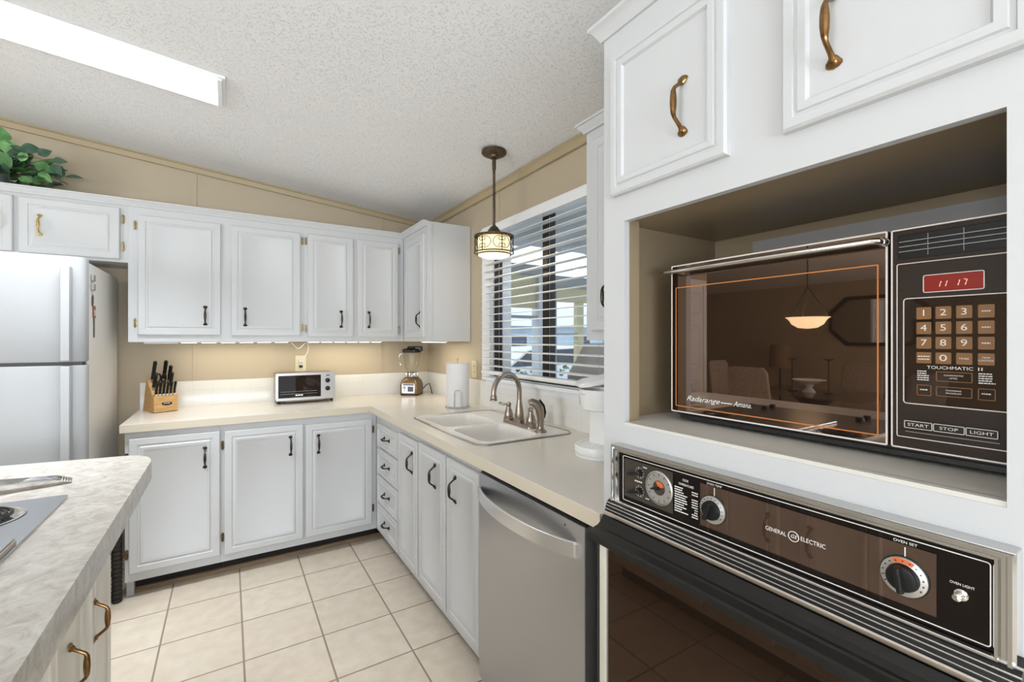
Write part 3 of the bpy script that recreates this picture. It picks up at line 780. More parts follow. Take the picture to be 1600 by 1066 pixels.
b.lathe([(.0085, 0), (.0085, .003), (.007, .006), (.0075, .009), (.006, .012)], (.9285, .312, 1.5175), 16, (-1, 0, 0))
b.tube([(.93, .705, 1.515), (.912, .708, 1.517), (.901, .711, 1.5175)], [.005, .0045, .0045], 10); b.build('door_handle', CHROME, md)
b = MB(FR(0, 0, mx_ + .0158)); b.box((-.3025, 1.1795, 0), (-.157, 1.535, .0146), .0015); cp = b.build('control_panel', BRN, mwv)
FM = FR(0, 0, mx_ + .0012)
b = MB(FM); outline(b, -.3025, 1.179, -.1565, 1.5352, .0022, 0, .002, .003); outline(b, -.2955, 1.197, -.160, 1.479, .0013, 0, .0008, .003); b.build('white_outline', PINK, cp)
b = MB(FM); outline(b, -.294, 1.4865, -.160, 1.526, .0012, 0, .0014, .002); b.box((-.292, 1.4885, 0), (-.162, 1.524, .0004)); v_ = b.build('vent_grille', [BLACK], cp)
for z in (1.4985, 1.5065, 1.5145):
    b = MB(FM); b.box((-.292, z - .0012, .0004), (-.162, z + .0002, .0035), .0003); b.build('vent_bar', GREY, v_)
for u in (-.256, -.215):
    b = MB(FM); b.box((u - .0004, 1.489, .0004), (u + .0004, 1.523, .0016)); b.build('vent_post', GREY, v_)
b = MB(FM); b.box((-.2605, 1.4305, 0), (-.1945, 1.4555, .0008)); led = b.build('display', mat('red_display', (.22, .015, .01), .25, emit=((.8, .03, .015), .08)), cp)
b = MB(FM); outline(b, -.262, 1.429, -.193, 1.457, .0012, 0, .0016, .003); b.build('display_frame', PINK, led)
b = MB(FR(0, 0, mx_ + .0004))
for u in (-.2415, -.2345, -.2205, -.2125):
    b.M = FR(0, 0, mx_ + .0004) @ Matrix.Translation((u, 1.4415, 0)) @ Matrix.Rotation(R(-14), 4, 'Z'); b.box((-.0005, -.0042, 0), (.0005, -.0004, .0004)); b.box((-.0005, .0004, 0), (.0005, .0042, .0004))
    if u == -.2125: b.box((-.0038, .0036, 0), (0, .0044, .0004))
b.build('digits', mat('lit_digits', (.9, .5, .4), .4, emit=((1, .55, .45), .55)), led)
b = MB(FM); b.box((-.285, 1.254, 0), (-.1695, 1.4205, .0008)); pad = b.build('keypad', PADGLASS, cp)
b = MB(FM); outline(b, -.2868, 1.2520, -.160, 1.4222, .0014, 0, .0014, .005); b.build('keypad_outline', PINK, pad)
KX = ((-.270, -.252), (-.247, -.229), (-.2235, -.206), (-.200, -.183))
KZ = ((1.3875, 1.4065), (1.364, 1.383), (1.341, 1.3595), (1.318, 1.3355))
FK = FR(0, 0, mx_ + .0004)
names = {(0, 0): '1', (0, 1): '2', (0, 2): '3', (1, 0): '4', (1, 1): '5', (1, 2): '6', (2, 0): '7', (2, 1): '8', (2, 2): '9', (3, 1): '0'}
for r_ in range(4):
    for c_ in range(4):
        (u0, u1), (v0, v1) = KX[c_], KZ[r_]
        b = MB(FK); b.prism(rrect(u0, v0, u1, v1, .0012, 2), 0, .0005); b.mi = 1
        if (r_, c_) in names:
            b.M = FR(0, 0, mx_ - .0001); b.text(names[(r_, c_)], .0140, (u0 + u1) / 2, (v0 + v1) / 2, sx=1.2 if (r_, c_) != (3, 1) else 1.45)
        else:
            b.M = FR(0, 0, mx_ - .0001); cu, cv = (u0 + u1) / 2, (v0 + v1) / 2
            if (r_, c_) == (3, 2): b.text('TIMER', .0036, cu, cv, sx=1.15)
            elif (r_, c_) == (3, 3): b.text('TEMP', .0032, cu, cv + .002, sx=1.15); b.text('CONTROL', .0032, cu, cv - .002, sx=1.1)
            elif (r_, c_) == (3, 0): dashes(b, u0 + .002, u1 - .002, cv + .0022, .0015, 0, 7); dashes(b, u0 + .002, u1 - .002, cv - .0022, .0015, 0, 8)
            else: dashes(b, u0 + .004, u1 - .004, cv, .0017, 0, 9 + r_)
        b.build('key', [KEYBROWN, LETTER], pad, smooth=0)
for (u0, u1, v0, v1, tx) in ((-.2465, -.206, 1.291, 1.306, ('COOKMATIC', 'LEVEL')), (-.2465, -.206, 1.268, 1.283, ('COOKING', 'PROGRAM')), (-.2695, -.252, 1.267, 1.284, None), (-.200, -.182, 1.267, 1.284, None)):
    b = MB(FK); outline(b, u0, v0, u1, v1, .0009, 0, .0005, .0015); b.mi = 1; b.M = FR(0, 0, mx_ - .0001); cu, cv = (u0 + u1) / 2, (v0 + v1) / 2
    if tx: b.text(tx[0], .0032, cu, cv + .0021, sx=1.15); b.text(tx[1], .0032, cu, cv - .0021, sx=1.15)
    else: dashes(b, u0 + .004, u1 - .004, cv + .001, .0017, 0, 31)
    b.build('key', [KEYBROWN, LETTER], pad, smooth=0)
b = MB(FK); b.text('TOUCHMATIC', .0068, -.231, 1.3118, w=.052); b.text('II', .0068, -.1975, 1.3118, w=.0045)
for i in range(5):
    dashes(b, -.269, -.255 - (.003 if i in (0, 1) else 0), 1.3055 - i * .0034, .0016, 0, 60 + i); dashes(b, -.1995, -.185 + (.003 if i == 4 else 0), 1.3055 - i * .0034, .0016, 0, 70 + i)
b.build('lettering', LETTER, pad, smooth=0)
for u0, u1, tx in ((-.2840, -.2495, 'START'), (-.2485, -.2130, 'STOP'), (-.2120, -.1785, 'LIGHT')):
    b = MB(FR(0, 0, mx_ + .0012)); b.box((u0, 1.2135, 0), (u1, 1.2255, .006), .001); k = b.build('push_button', BRN, cp)
    b = MB(FR(0, 0, mx_ - .0046)); outline(b, u0, 1.2135, u1, 1.2255, .0009, 0, .0005, .0015); b.text(tx, .0066, (u0 + u1) / 2, 1.2193, sx=1.35); b.build('lettering', LETTER, k, smooth=0)
b = MB(FR(0, 0, mx_ + .001)); b.box((-.284, 1.2065, 0), (-.178, 1.2075, .0006)); b.build('thin_line', GREY, cp)

# ------------------------------------------------------------------ refrigerator
t = thing('refrigerator', 'white top-freezer refrigerator at the left, under the short wall cabinet', 'refrigerator', (-.94, 3.2, 0))
b = MB(); b.box((-1.325, 2.90, .03), (-.565, 3.56, 1.722), .004); b.build('body', mat('textured_white_enamel_lightened', (.70, .68, .65), .35, bump=(220, .1, .001, ONE)), t)  # same white as the doors, lightened against the shade at the side
b = MB(); b.box((-1.32, 2.90, 0), (-.57, 2.93, .10)); b.build('toe_grille', GREY, t)
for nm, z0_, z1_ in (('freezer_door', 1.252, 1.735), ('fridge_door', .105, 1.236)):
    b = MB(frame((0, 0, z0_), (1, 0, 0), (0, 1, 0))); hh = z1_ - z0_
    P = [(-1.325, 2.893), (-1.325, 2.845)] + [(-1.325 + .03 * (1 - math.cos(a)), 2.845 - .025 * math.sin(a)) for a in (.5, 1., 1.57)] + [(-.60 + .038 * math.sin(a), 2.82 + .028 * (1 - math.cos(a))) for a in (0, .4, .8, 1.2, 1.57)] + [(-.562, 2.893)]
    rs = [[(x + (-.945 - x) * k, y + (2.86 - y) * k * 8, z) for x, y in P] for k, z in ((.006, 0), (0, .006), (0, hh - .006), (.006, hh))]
    b.rings(rs); d = b.build(nm, FRIDGEDIM, t)
    b = MB(); za, zb_ = (z0_ + .002, 1.684) if nm == 'freezer_door' else (.62, z1_ - .002)
    rs = []
    for k, dz in ((.25, 0), (0, .004), (0, -1), (.25, -2)):
        z = {0: za, .004: za + .006, -1: zb_ - .012, -2: zb_}[dz]
        rs.append([(-.6215 + s_ * (.0175 - .004 * k), y + (.02 * k if y < 2.80 else 0), z) for s_, y in ((-1, 2.822), (-1, 2.788), (-.8, 2.782), (.8, 2.782), (1, 2.788), (1, 2.822))])
    b.rings(rs); b.build('handle', FRIDGEDIM, d)
b = MB(); b.box((-1.31, 2.835, 1.2365), (-.575, 2.9, 1.2515)); b.build('door_gasket', mat('grey_gasket', (.10, .095, .09), .7), t)
for y, z, l in ((2.958, 1.655, 'upper'), (2.958, 1.61, 'lower')):
    b = MB(); b.box((-.5645, y - .022, z - .016), (-.553, y + .022, z + .016), .003); m1 = b.build('magnet_clip', GREY)
    tag(m1, '%s of two small grey magnet clips on the side of the refrigerator' % l, 'magnet', 'fridge magnets')
m1 = thing('fridge_magnet', 'figure-shaped red and dark magnet below the clips on the refrigerator side', 'magnet', (-.5645, 2.99, 1.4), 'fridge magnets')
MG = frame((-.5645, 2.985, 1.49), (0, 1, 0), (0, 0, 1))
DRED = mat('dark_red_print', (.22, .06, .04), .5, noise=(120, .6, 2, ONE)); DGREY = mat('dark_print', (.08, .075, .07), .5, noise=(160, .6, 2, ONE)); LPR = mat('pale_print', (.62, .55, .47), .5)
b = MB(MG); b.plate([(-.018 + .016 * math.cos(a), .055 + .028 * math.sin(a)) for a in [i * math.pi / 8 for i in range(16)]], [[(-.018 + .009 * math.cos(a), .055 + .02 * math.sin(a)) for a in [i * math.pi / 8 for i in range(16)]]], 0, .003); b.build('loop', DGREY, m1)
b = MB(MG); b.prism(rrect(-.012, -.03, .030, .030, .006), 0, .004); bd = b.build('print_body', DRED, m1)
b = MB(MG); b.prism(rrect(.0, -.018, .020, .012, .004), .0041, .0048); b.build('print_patch', LPR, bd)
b = MB(MG); b.prism(rrect(.0, -.125, .018, -.030, .005), 0, .003); b.build('tail', DGREY, m1)

# dark rolled mats in the gap beside the base cabinets
for k, (x, lab) in enumerate(((-.535, 'left'), (-.487, 'right'))):
    b = MB(); n = 16
    rs = [[(x + (.021 + .0022 * math.sin(i * 2.1)) * math.cos(2 * math.pi * j / 12), 3.06 + (.024 + .0022 * math.sin(i * 2.1)) * math.sin(2 * math.pi * j / 12), .004 + .44 * i / 60) for j in range(12)] for i in range(61)]
    b.rings(rs); tag(b.build('rolled_mat', mat('dark_brown_cloth', (.022, .017, .014), .7)), '%s of two dark brown rolled mats standing between refrigerator and base cabinet' % lab, 'mat', 'rolled mats beside the refrigerator')

# ------------------------------------------------------------------ island with cooktop
isl = thing('kitchen_island', 'island with mottled stone-pattern laminate top and cream doors, in the left foreground', 'island', (-.9, 1.2, 0))
b = MB(); P = [(-.236, .20), (-.236, 2.075), (-.2395, 2.115), (-.2485, 2.150), (-.264, 2.182), (-.285, 2.208), (-.318, 2.226), (-1.50, 2.405), (-1.50, .20)]
b.rings([[(x + (-.87 - x) * k, y + (1.2 - y) * k, z) for x, y in P] for k, z in ((0, .850), (0, .9125), (.0022, .915))]); b.build('countertop', STONE, isl)
CREAM = mat('cream_cabinet_paint', (.76, .735, .68), .42)
b = MB(); b.box((-1.22, .24, .09), (-.33, 1.90, .849)); b.build('body', CREAM, isl)
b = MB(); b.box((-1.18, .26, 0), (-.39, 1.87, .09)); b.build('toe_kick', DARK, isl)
for ya, yb, hu in ((1.637, 1.872, .028), (1.300, 1.566, .146), (.98, 1.23, .04), (.64, .90, .22)):
    d = door_panel(FX(ya, .13, -.33), yb - ya, .66, DSPEC, .9).build('door', CREAM, isl)
    pull(FX(ya, .13, -.33) @ Matrix.Translation((0, 0, .0155)), hu, .452, .126, True, BRASS, d)
ct = thing('cooktop', 'stainless steel drop-in cooktop with coil burners on the island', 'cooktop', (-.65, 1.3, .915))
CTM = mat('cooktop_steel', (.46, .47, .49), .25, 1., bump=(30, .02, .001, (20, 1, 1)))
b = MB(); hole = [[(-.53 + .098 * math.cos(2 * math.pi * i / 28), y + .098 * math.sin(2 * math.pi * i / 28)) for i in range(28)] for y in (1.59, .965)]
b.plate(rrect(-1.12, .86, -.378, 1.732, .012), hole, .9152, .9225)
P = rrect(-1.12, .86, -.378, 1.732, .012); b.build('steel_top', CTM, ct)
for y in (1.59, .965):
    b = MB(); b.lathe([(.104, .0085), (.101, .0095), (.096, .0085), (.088, .002), (.05, .0005), (.001, .0005)], (-.53, y, .9152), 36, cap0=False); dp = b.build('drip_pan', CHROME, ct)
    b = MB(); pts = []
    for i in range(140):
        a = i * .28; r = .018 + .062 * i / 139; pts.append((-.53 + r * math.cos(a), y + r * math.sin(a), .9285))
    b.tube(pts, .0042, 6); b.build('coil_burner', BLACK, dp)
b = MB(); b.box((-.80, 1.09, .9228), (-.384, 1.377, .934), .003); g = b.build('griddle_cover', CTM, ct)
b = MB(); b.box((-.3836, 1.10, .9228), (-.380, 1.367, .9315)); b.build('cover_edge', mat('dull_steel_edge', (.40, .33, .27), .3, 1.), g)
for x in (-1.05, -.96):
    for y in (1.05, 1.55):
        b = MB(); b.lathe([(.02, 0), (.02, .01), (.016, .022), (.001, .023)], (x, y, .9226), 16); b.build('knob', BLACK, ct)
sr = thing('spoon_rest', 'polished metal spoon rest behind the cooktop on the island', 'spoon rest', (-.58, 1.89, .915), rz=R(10), local=True)
b = MB(); rs = []
for t_, hw, z in ((-.20, .03, .020), (-.18, .047, .025), (-.12, .058, .028), (-.05, .056, .028), (.02, .046, .026), (.08, .036, .022), (.135, .033, .018), (.150, .031, .012), (.170, .028, .004)):
    dip = .018 if t_ < .03 else (.003 if t_ < .1 else 0)
    rs.append([(t_, -hw, z), (t_, -hw * .8, z + .001), (t_, -hw * .45, z - dip), (t_, 0, z - dip * 1.15), (t_, hw * .45, z - dip), (t_, hw * .8, z + .001), (t_, hw, z), (t_, hw * .85, .0008), (t_, -hw * .85, .0008)])
b.rings(rs); srb = b.build('tray', CHROME, sr, smooth=50)
b = MB()
for k in range(4): b.box((.148 + k * .006, -.025 + k * .001, .0115 - k * .0025), (.151 + k * .006, .025 - k * .001, .0150 - k * .0025), .0005)
b.build('grip_ridges', CHROME, sr)

# ------------------------------------------------------------------ ceiling fixture and pendant
def panel_fixture(x0, x1, y0, y1, label, power, watts):
    t = thing('ceiling_light', label, 'ceiling light', ((x0 + x1) / 2, (y0 + y1) / 2, cz((x0 + x1) / 2) - .05))
    zc = lambda x: cz(x) - .0015
    def slab(name, a, m, drop0, drop1):
        b = MB(); xa, xb, ya, yb = a
        b.rings([[(x, y, zc(x) - d) for x, y in ((xa, ya), (xb, ya), (xb, yb), (xa, yb))] for d in (drop0, drop1)]); return b.build(name, m, t)
    slab('housing', (x0, x1, y0, y1), TRIMW, 0, .010)
    e = .022
    slab('diffuser', (x0 + e, x1 - .03, y0 + .012, y1 - .012), mat('lit_diffuser', (.9, .9, .9), .5, emit=((.97, .985, 1), power)), .0102, .018)
    al = area_light('tube_light', ((x0 + x1) / 2, (y0 + y1) / 2, cz((x0 + x1) / 2) - .023), (0, math.atan(.1 if x1 > -2 else -.13), 0), x1 - x0 - .08, y1 - y0 - .04, watts, (.90, .955, 1))
    al.data.spread = R(104)
    slab('end_cap', (x1 - .028, x1 - .012, y0 + .010, y1 - .010), TRIMW, .0102, .020)
    slab('end_cap', (x0 + .004, x0 + .02, y0 + .010, y1 - .010), TRIMW, .0102, .020)
panel_fixture(-1.27, -.012, 2.278, 2.558, 'long white fluorescent ceiling light, lit, above the island', 1.35, 25)
panel_fixture(-3.9, -2.6, .30, .58, 'added unseen fluorescent ceiling light over the dining side, lighting the room', 2.3, 16)  # added fixture out of view, lights the dining side and right wall

pd = thing('pendant_light', 'bronze drum pendant light with scrollwork hanging over the sink', 'pendant light', (1.19, 2.08, 1.78))
PX, PY = 1.19, 2.08
b = MB(); b.lathe([(.066, 0), (.066, -.012), (.058, -.020), (.030, -.026), (.026, -.036), (.010, -.042), (.001, -.042)], (PX, PY, cz(PX) - .003), 32); b.build('canopy', PBRONZE, pd)
b = MB(); b.cyl((PX, PY, 1.93), (PX, PY, cz(PX) - .03), .0072); b.cyl((PX, PY, cz(PX) - .10), (PX, PY, cz(PX) - .03), .0105); b.build('stem', PBRONZE, pd)
b = MB(); b.lathe([(.106, 1.892), (.106, 1.902), (.060, 1.912), (.038, 1.918), (.034, 1.928), (.020, 1.948), (.009, 1.956), (.0075, 1.965)], (PX, PY, 0), 36, cap0=False, cap1=False); b.build('dome', PBRONZE, pd, fix=True)
SHADE = mat('lit_amber_shade', (.85, .75, .5), .5, emit=((1, .83, .46), 1.05))
b = MB(); b.lathe([(.084, 1.805), (.084, 1.892)], (PX, PY, 0), 36, cap0=False, cap1=False); b.build('glass_shade', SHADE, pd)
b = MB(); b.lathe([(.001, 1.783), (.05, 1.786), (.083, 1.797), (.083, 1.805)], (PX, PY, 0), 36, cap0=False, cap1=False); b.build('diffuser', mat('lit_diffuser_warm', (.9, .8, .6), .5, emit=((1, .83, .50), 1.3)), pd)
b = MB()
for z in (1.895, 1.812, 1.803):
    r = .104 if z > 1.81 else .090
    b.tube([(PX + r * math.cos(2 * math.pi * i / 40), PY + r * math.sin(2 * math.pi * i / 40), z) for i in range(40)], .0035, 8, True)
for k in range(6):
    a0 = 2 * math.pi * k / 6 + .42
    def W_(a, z): return (PX + .102 * math.cos(a), PY + .102 * math.sin(a), z)
    b.tube([W_(a0, 1.897), W_(a0, 1.810)], .0028, 6)
    am = a0 + math.pi / 6
    for sgn in (1, -1):
        for half in (1, -1):
            x_, z_, hd, pts = sgn * .006, 1.8535, math.pi / 2 * half, []
            for i in range(40):
                pts.append(W_(am + x_ / .102, z_))
                k_ = 1 / .031 if i < 14 else 1 / (.031 * max(.28, 1 - (i - 14) / 16))
                hd -= half * k_ * .0027; x_ += sgn * .0027 * math.cos(hd) ; z_ += .0027 * math.sin(hd)
            b.tube(pts, .0019, 6)
b.build('scroll_cage', PBRONZE, pd)
pl_ = bpy.data.lights.new('pendant_bulb', 'POINT'); pl_.energy = 4.5; pl_.color = (1, .88, .70); pl_.shadow_soft_size = .01
po = bpy.data.objects.new('pendant_bulb', pl_); po.location = (PX, PY, 1.772); COL.objects.link(po)

# ------------------------------------------------------------------ under-cabinet lights
LED = mat('lit_led_lens', (.9, .85, .7), .5, emit=((1, .91, .72), 3.2))
def strip(label, p0, p1, nseg):
    x0, y0_, x1, y1_ = p0[0], p0[1], p1[0], p1[1]
    t = thing('under_cabinet_light', label, 'under-cabinet light', ((x0 + x1) / 2, (y0_ + y1_) / 2, 1.318), 'slim lights under the wall cabinets')
    hor = abs(x1 - x0) > abs(y1_ - y0_)
    al = area_light('strip_light', ((x0 + x1) / 2, (y0_ + y1_) / 2, 1.3306), (0, 0, 0), x1 - x0 - .02, y1_ - y0_ - .016, 1.25 if hor else 1.15, (1, .91, .72))
    b = MB(); b.box((x0, y0_, 1.3345), (x1, y1_, 1.3397), .0015); b.build('housing', TRIMW, t)
    for k in range(nseg):
        s0, s1 = (k + .12) / nseg, (k + .88) / nseg
        b = MB()
        if hor: b.box((x0 + (x1 - x0) * s0, y0_ + .008, 1.3315), (x0 + (x1 - x0) * s1, y1_ - .008, 1.3344), .001)
        else: b.box((x0 + .008, y0_ + (y1_ - y0_) * s0, 1.3315), (x1 - .008, y0_ + (y1_ - y0_) * s1, 1.3344), .001)
        b.build('lens', LED, t)
strip('slim lit light bar under the wall cabinet above the knife block', (-.26, 3.462), (.36, 3.502), 6)
strip('slim lit light bar under the wall cabinet above the toaster oven and blender', (.47, 3.462), (1.00, 3.502), 6)
strip('short slim lit light bar under the corner wall cabinet', (1.235, 2.87), (1.275, 3.28), 5)
b = MB(); b.box((-.43, 3.47, 1.3285), (-.265, 3.495, 1.3395), .002); tag(b.build('cable_channel', TRIMW), 'white cable channel at the left end under the wall cabinets', 'cable channel')

# outlets and cord
def outlet(label, M, plug=False):
    t = thing('wall_outlet', label, 'outlet', M.translation)
    b = MB(M); b.prism(rrect(-.036, -.058, .036, .058, .004), 0, .005); b.build('cover_plate', IVORY, t)
    for v in (-.020, .020):
        b = MB(M); b.prism(rrect(-.0165, v - .0135, .0165, v + .0135, .008), .0051, .0075); r = b.build('receptacle', IVORY, t)
        b = MB(M)
        for u in (-.006, .006): b.box((u - .0012, v - .003, .0076), (u + .0012, v + .005, .008))
        b.build('slots', BLACK, r)
    return t
outlet('ivory wall outlet above the toaster oven', FB(.449, 1.178, WY - .0005))
outlet('ivory wall outlet between the paper towels and the window', FR(2.785, 1.150, WX - .0005))
pc = thing('power_cord', 'white power cord looping from the under-cabinet light to the outlet', 'cord', (.45, 3.6, 1.2))
b = MB(); pts = []
ctrl = [(.37, 3.48, 1.333), (.42, 3.52, 1.29), (.47, 3.55, 1.33), (.495, 3.60, 1.31), (.49, 3.61, 1.26), (.465, 3.605, 1.22), (.449, 3.60, 1.203)]
for i in range(len(ctrl) - 1):
    p0, p1, p2, p3 = [Vector(ctrl[max(0, min(len(ctrl) - 1, i + k))]) for k in (-1, 0, 1, 2)]
    for s_ in range(8):
        u = s_ / 8; pts.append(.5 * ((2 * p1) + (p2 - p0) * u + (2 * p0 - 5 * p1 + 4 * p2 - p3) * u * u + (3 * p1 - p0 - 3 * p2 + p3) * u ** 3))
pts.append(Vector(ctrl[-1])); b.tube(pts, .003, 8); b.build('cable', PLASTICW, pc)
b = MB(); b.box((.436, 3.604, 1.188), (.462, 3.6305, 1.208), .004); b.build('plug', PLASTICW, pc)
b = MB(); b.box((.437, 3.618, 1.148), (.461, 3.6315, 1.166), .003); tag(b.build('black_plug', BLACK), 'small black plug in the lower socket of the outlet above the toaster oven', 'plug')

# ------------------------------------------------------------------ things on the worktop
CT = .9152
# knife block
kb = thing('knife_block', 'light maple knife block at the left end of the worktop', 'knife block', (-.345, 3.49, CT), rz=R(24), local=True)
b = MB(); b.rings([[(x, y, z) for y, z in ((.0, 0), (.112, 0), (.105, .03), (.062, .186), (.050, .196), (-.024, .122), (-.0305, .104))] for x in (-.0600, .0600)])
b.build('tall_block', WOODL, kb)
b = MB(); b.rings([[(x, y, z) for y, z in ((-.062, .004), (-.0012, .004), (-.0312, .100), (-.0605, .100))] for x in (-.0600, .0600)]); fb = b.build('front_block', WOODL, kb)
b = MB(); b.box((-.058, -.058, 0), (.058, .11, .0035)); b.build('rubber_base', RUBBER, kb)
b = MB(frame((.005, -.0606, .052), (1, 0, 0), (0, .04, 1))); b.lathe([(.027, 0), (.027, .0012), (.001, .0012)], n=30)
b.bm.transform(Matrix.Translation((0, 0, .052)) @ Matrix.Diagonal((1, 1, .42, 1)) @ Matrix.Translation((0, 0, -.052))); bdg = b.build('oval_badge', BLACK, fb)
b = MB(frame((.005, -.0622, .0528), (1, 0, 0), (0, .04, 1))); dashes(b, -.017, .017, 0, .006, 0, 17, .0004); b.build('badge_lettering', STEELL, bdg)
def knife(x, y, z, L, tilt, hw, th, name, label, group):
    """handle only stands proud of the block; the blade runs down inside it"""
    t = thing(name, label, 'knife', Matrix.Rotation(R(24), 3, 'Z') @ Vector((x, y, z)) + Vector((-.345, 3.49, CT)), group, rz=R(24), local=True)
    A = Vector((0, -math.sin(R(tilt)), math.cos(R(tilt))))
    b = MB(); F = frame((0, 0, 0), (1, 0, 0), tuple(A)); b.M = F
    b.rings([[(th * s_[0], v + 0, hw * s_[1] + off) for s_ in [(math.cos(q), math.sin(q)) for q in [2 * math.pi * i / 12 for i in range(12)]]] for v, hw, th, off in ((.012, hw * .8, th * .9, 0), (.02, hw, th, 0), (L * .45, hw * .86, th, -.001), (L * .8, hw, th, .001), (L * .95, hw * 1.1, th, .003), (L, hw * .6, th * .7, .004))])
    b.build('grip', BLACK, t)
    b = MB(F); b.box((-th * 1.02, -.001, -hw * .9), (th * 1.02, .013, hw * .9), .001); b.build('bolster', STEELL, t)
    b = MB(F)
    for v in (.3, .55, .8): b.cyl((-th * 1.03, L * v, 0), (th * 1.03, L * v, 0), .002, n=8)
    b.build('rivets', STEELL, t)
for i in range(6):
    knife(-.046 + i * .0184, -.046, .1005, .088, 17, .0105, .0068, 'steak_knife', 'black-handled steak knife in the front row of the knife block, %s from the left' % ('first', 'second', 'third', 'fourth', 'fifth', 'sixth')[i], 'steak knives in the block')
for i, (x, y, z, L) in enumerate(((-.044, -.006, .141, .105), (-.036, .038, .185, .130), (.042, -.002, .145, .098), (.046, .030, .177, .105), (.022, .040, .187, .128))):
    knife(x, y, z, L, 20 if x < .0 else 17, .0145, .0095, 'kitchen_knife', ('short black knife at the front left of the tall block', 'long black knife standing highest at the left of the block', 'short black knife at the front right of the tall block', 'black knife at the right edge of the block', 'long black knife standing highest at the right of the block')[i], 'kitchen knives in the block')
t = thing('kitchen_scissors', 'black-handled scissors in the middle of the knife block', 'scissors', Matrix.Rotation(R(24), 3, 'Z') @ Vector((-.006, .010, .158)) + Vector((-.345, 3.49, CT)), rz=R(24), local=True)
for sx_ in (-1, 1):
    b = MB(); A = R(18)
    b.tube([(sx_ * (.0135 + .011 * math.cos(a)), -math.sin(A) * (.045 + .026 * math.sin(a)), (.045 + .026 * math.sin(a))) for a in [2 * math.pi * i / 20 for i in range(20)]], .0042, 8, True)
    b.tube([(sx_ * .003, 0, .001), (sx_ * .008, -.007, .022)], .004, 8); b.build('finger_loop', BLACK, t)

# toaster oven
to = thing('toaster_oven', 'small stainless toaster oven with a dark glass door below the outlet', 'toaster oven', (.46, 3.5, CT))
tx0, tx1, ty0, ty1, tz0, tz1 = .268, .646, 3.415, 3.612, CT + .022, CT + .208
b = MB(); b.box((tx0 + .004, ty0 + .012, tz0), (tx1 - .004, ty1, tz1 - .003), .006); b.build('body', mat('warm_steel', (.42, .37, .30), .28, 1.), to)
b = MB(FB(tx0, tz0, ty0 + .012)); W2, H2 = tx1 - tx0, tz1 - tz0
b.plate(rrect(0, 0, W2, H2, .008), [rrect(.016, .018, .284, H2 - .016, .004)], 0, .012); fr_ = b.build('front_frame', mat('satin_steel', (.46, .44, .42), .35, 1.), to)
b = MB(FB(tx0, tz0, ty0 + .012)); b.box((.014, .016, .003), (.286, H2 - .014, .006)); gd = b.build('door_glass', mirror_glass('dark_toaster_glass', (.35, .32, .30), (.022, .015, .011), .03), to)
b = MB(FB(tx0, tz0, ty0 + .012))
for k in range(2): b.tube([(.03, .060 - k * .016, .0075), (.26, .060 - k * .016, .0075)], .0016, 6)
b.build('rack_lines', GREY, gd)
b = MB(FB(tx0, tz0, ty0 + .0062)); dashes(b, .122, .168, .034, .008, 0, 23, .0004); b.build('door_badge', STEELL, gd)
b = MB(FB(tx0, tz0, ty0)); b.tube([(.045, .024, .0), (.045, .024, .014), (.25, .024, .014), (.25, .024, .0)], .004, 8); b.build('door_handle', mat('dark_steel', (.12, .11, .10), .3, .8), to)
for v in (.128, .072):
    b = MB(FB(tx0 + .328, tz0 + v, ty0)); b.lathe([(.0155, 0), (.0165, .004), (.0145, .014), (.001, .015)], n=24); b.box((-.002, 0, .014), (.002, .0135, .018)); b.build('knob', BLACK, to)
b = MB(FB(tx0, tz0, ty0)); b.box((.318, .162, 0), (.340, .168, .0015)); b.build('light_window', BLACK, to)
b = MB(); b.box((tx0 + .06, ty0 + .010, tz0 - .012), (tx1 - .075, ty1 - .02, tz0)); b.build('crumb_tray', mat('brown_steel', (.16, .12, .09), .4, .8), to)
for x in (tx0 + .02, tx1 - .02):
    for y in (ty0 + .025, ty1 - .02):
        b = MB(); b.cyl((x, y, CT), (x, y, tz0 + .001), .010, .012, 12); b.build('foot', RUBBER, to)

# blender in the corner
bl = thing('blender', 'blender with bronze base, glass jar and black lid in the counter corner', 'blender', (1.236, 3.478, CT), rz=R(-40), local=True)
BRB = mat('bronze_enamel', (.23, .155, .085), .28, .75)
b = MB()
b.rings([rr for rr in [[(x, y, z) for x, y in rrect(-a, -c_, a, c_, r_)] for a, c_, r_, z in ((.070, .072, .018, .010), (.073, .075, .018, .02), (.073, .075, .02, .085), (.066, .068, .022, .112), (.050, .052, .024, .135), (.046, .046, .03, .142))]]); b.build('motor_base', BRB, bl)
b = MB(); b.rings([[(x, y, z) for x, y in rrect(-.0715, -.0735, .0715, .0735, .018)] for z in (.004, .012)]); b.build('base_trim', BLACK, bl)
for x in (-.052, .052):
    for y in (-.055, .055):
        b = MB(); b.cyl((x, y, 0), (x, y, .006), .011, n=12); b.build('foot', RUBBER, bl)
b = MB(frame((0, -.0752, .0), (1, 0, 0), (0, 0, 1))); b.prism(rrect(-.052, .020, .052, .094, .008), 0, .0022); cpn = b.build('button_panel', mat('silver_panel', (.50, .50, .52), .3, .7), bl)
b = MB(frame((0, -.0774, .0), (1, 0, 0), (0, 0, 1))); b.box((-.042, .080, 0), (.046, .091, .0008)); b.box((-.004, .032, 0), (.042, .072, .0006)); b.build('panel_window', mat('dark_display', (.05, .045, .045), .3), cpn)
b = MB(frame((0, -.0774, .0), (1, 0, 0), (0, 0, 1))); b.cyl((-.030, .040, 0), (-.030, .040, .003), .006); b.prism(rrect(-.042, .052, -.018, .074, .003), 0, .002); b.build('push_button', mat('blue_grey_button', (.35, .38, .45), .35), cpn)
b = MB(); b.lathe([(.046, .142), (.049, .146), (.049, .160), (.044, .163), (.045, .176), (.040, .180)], n=28)
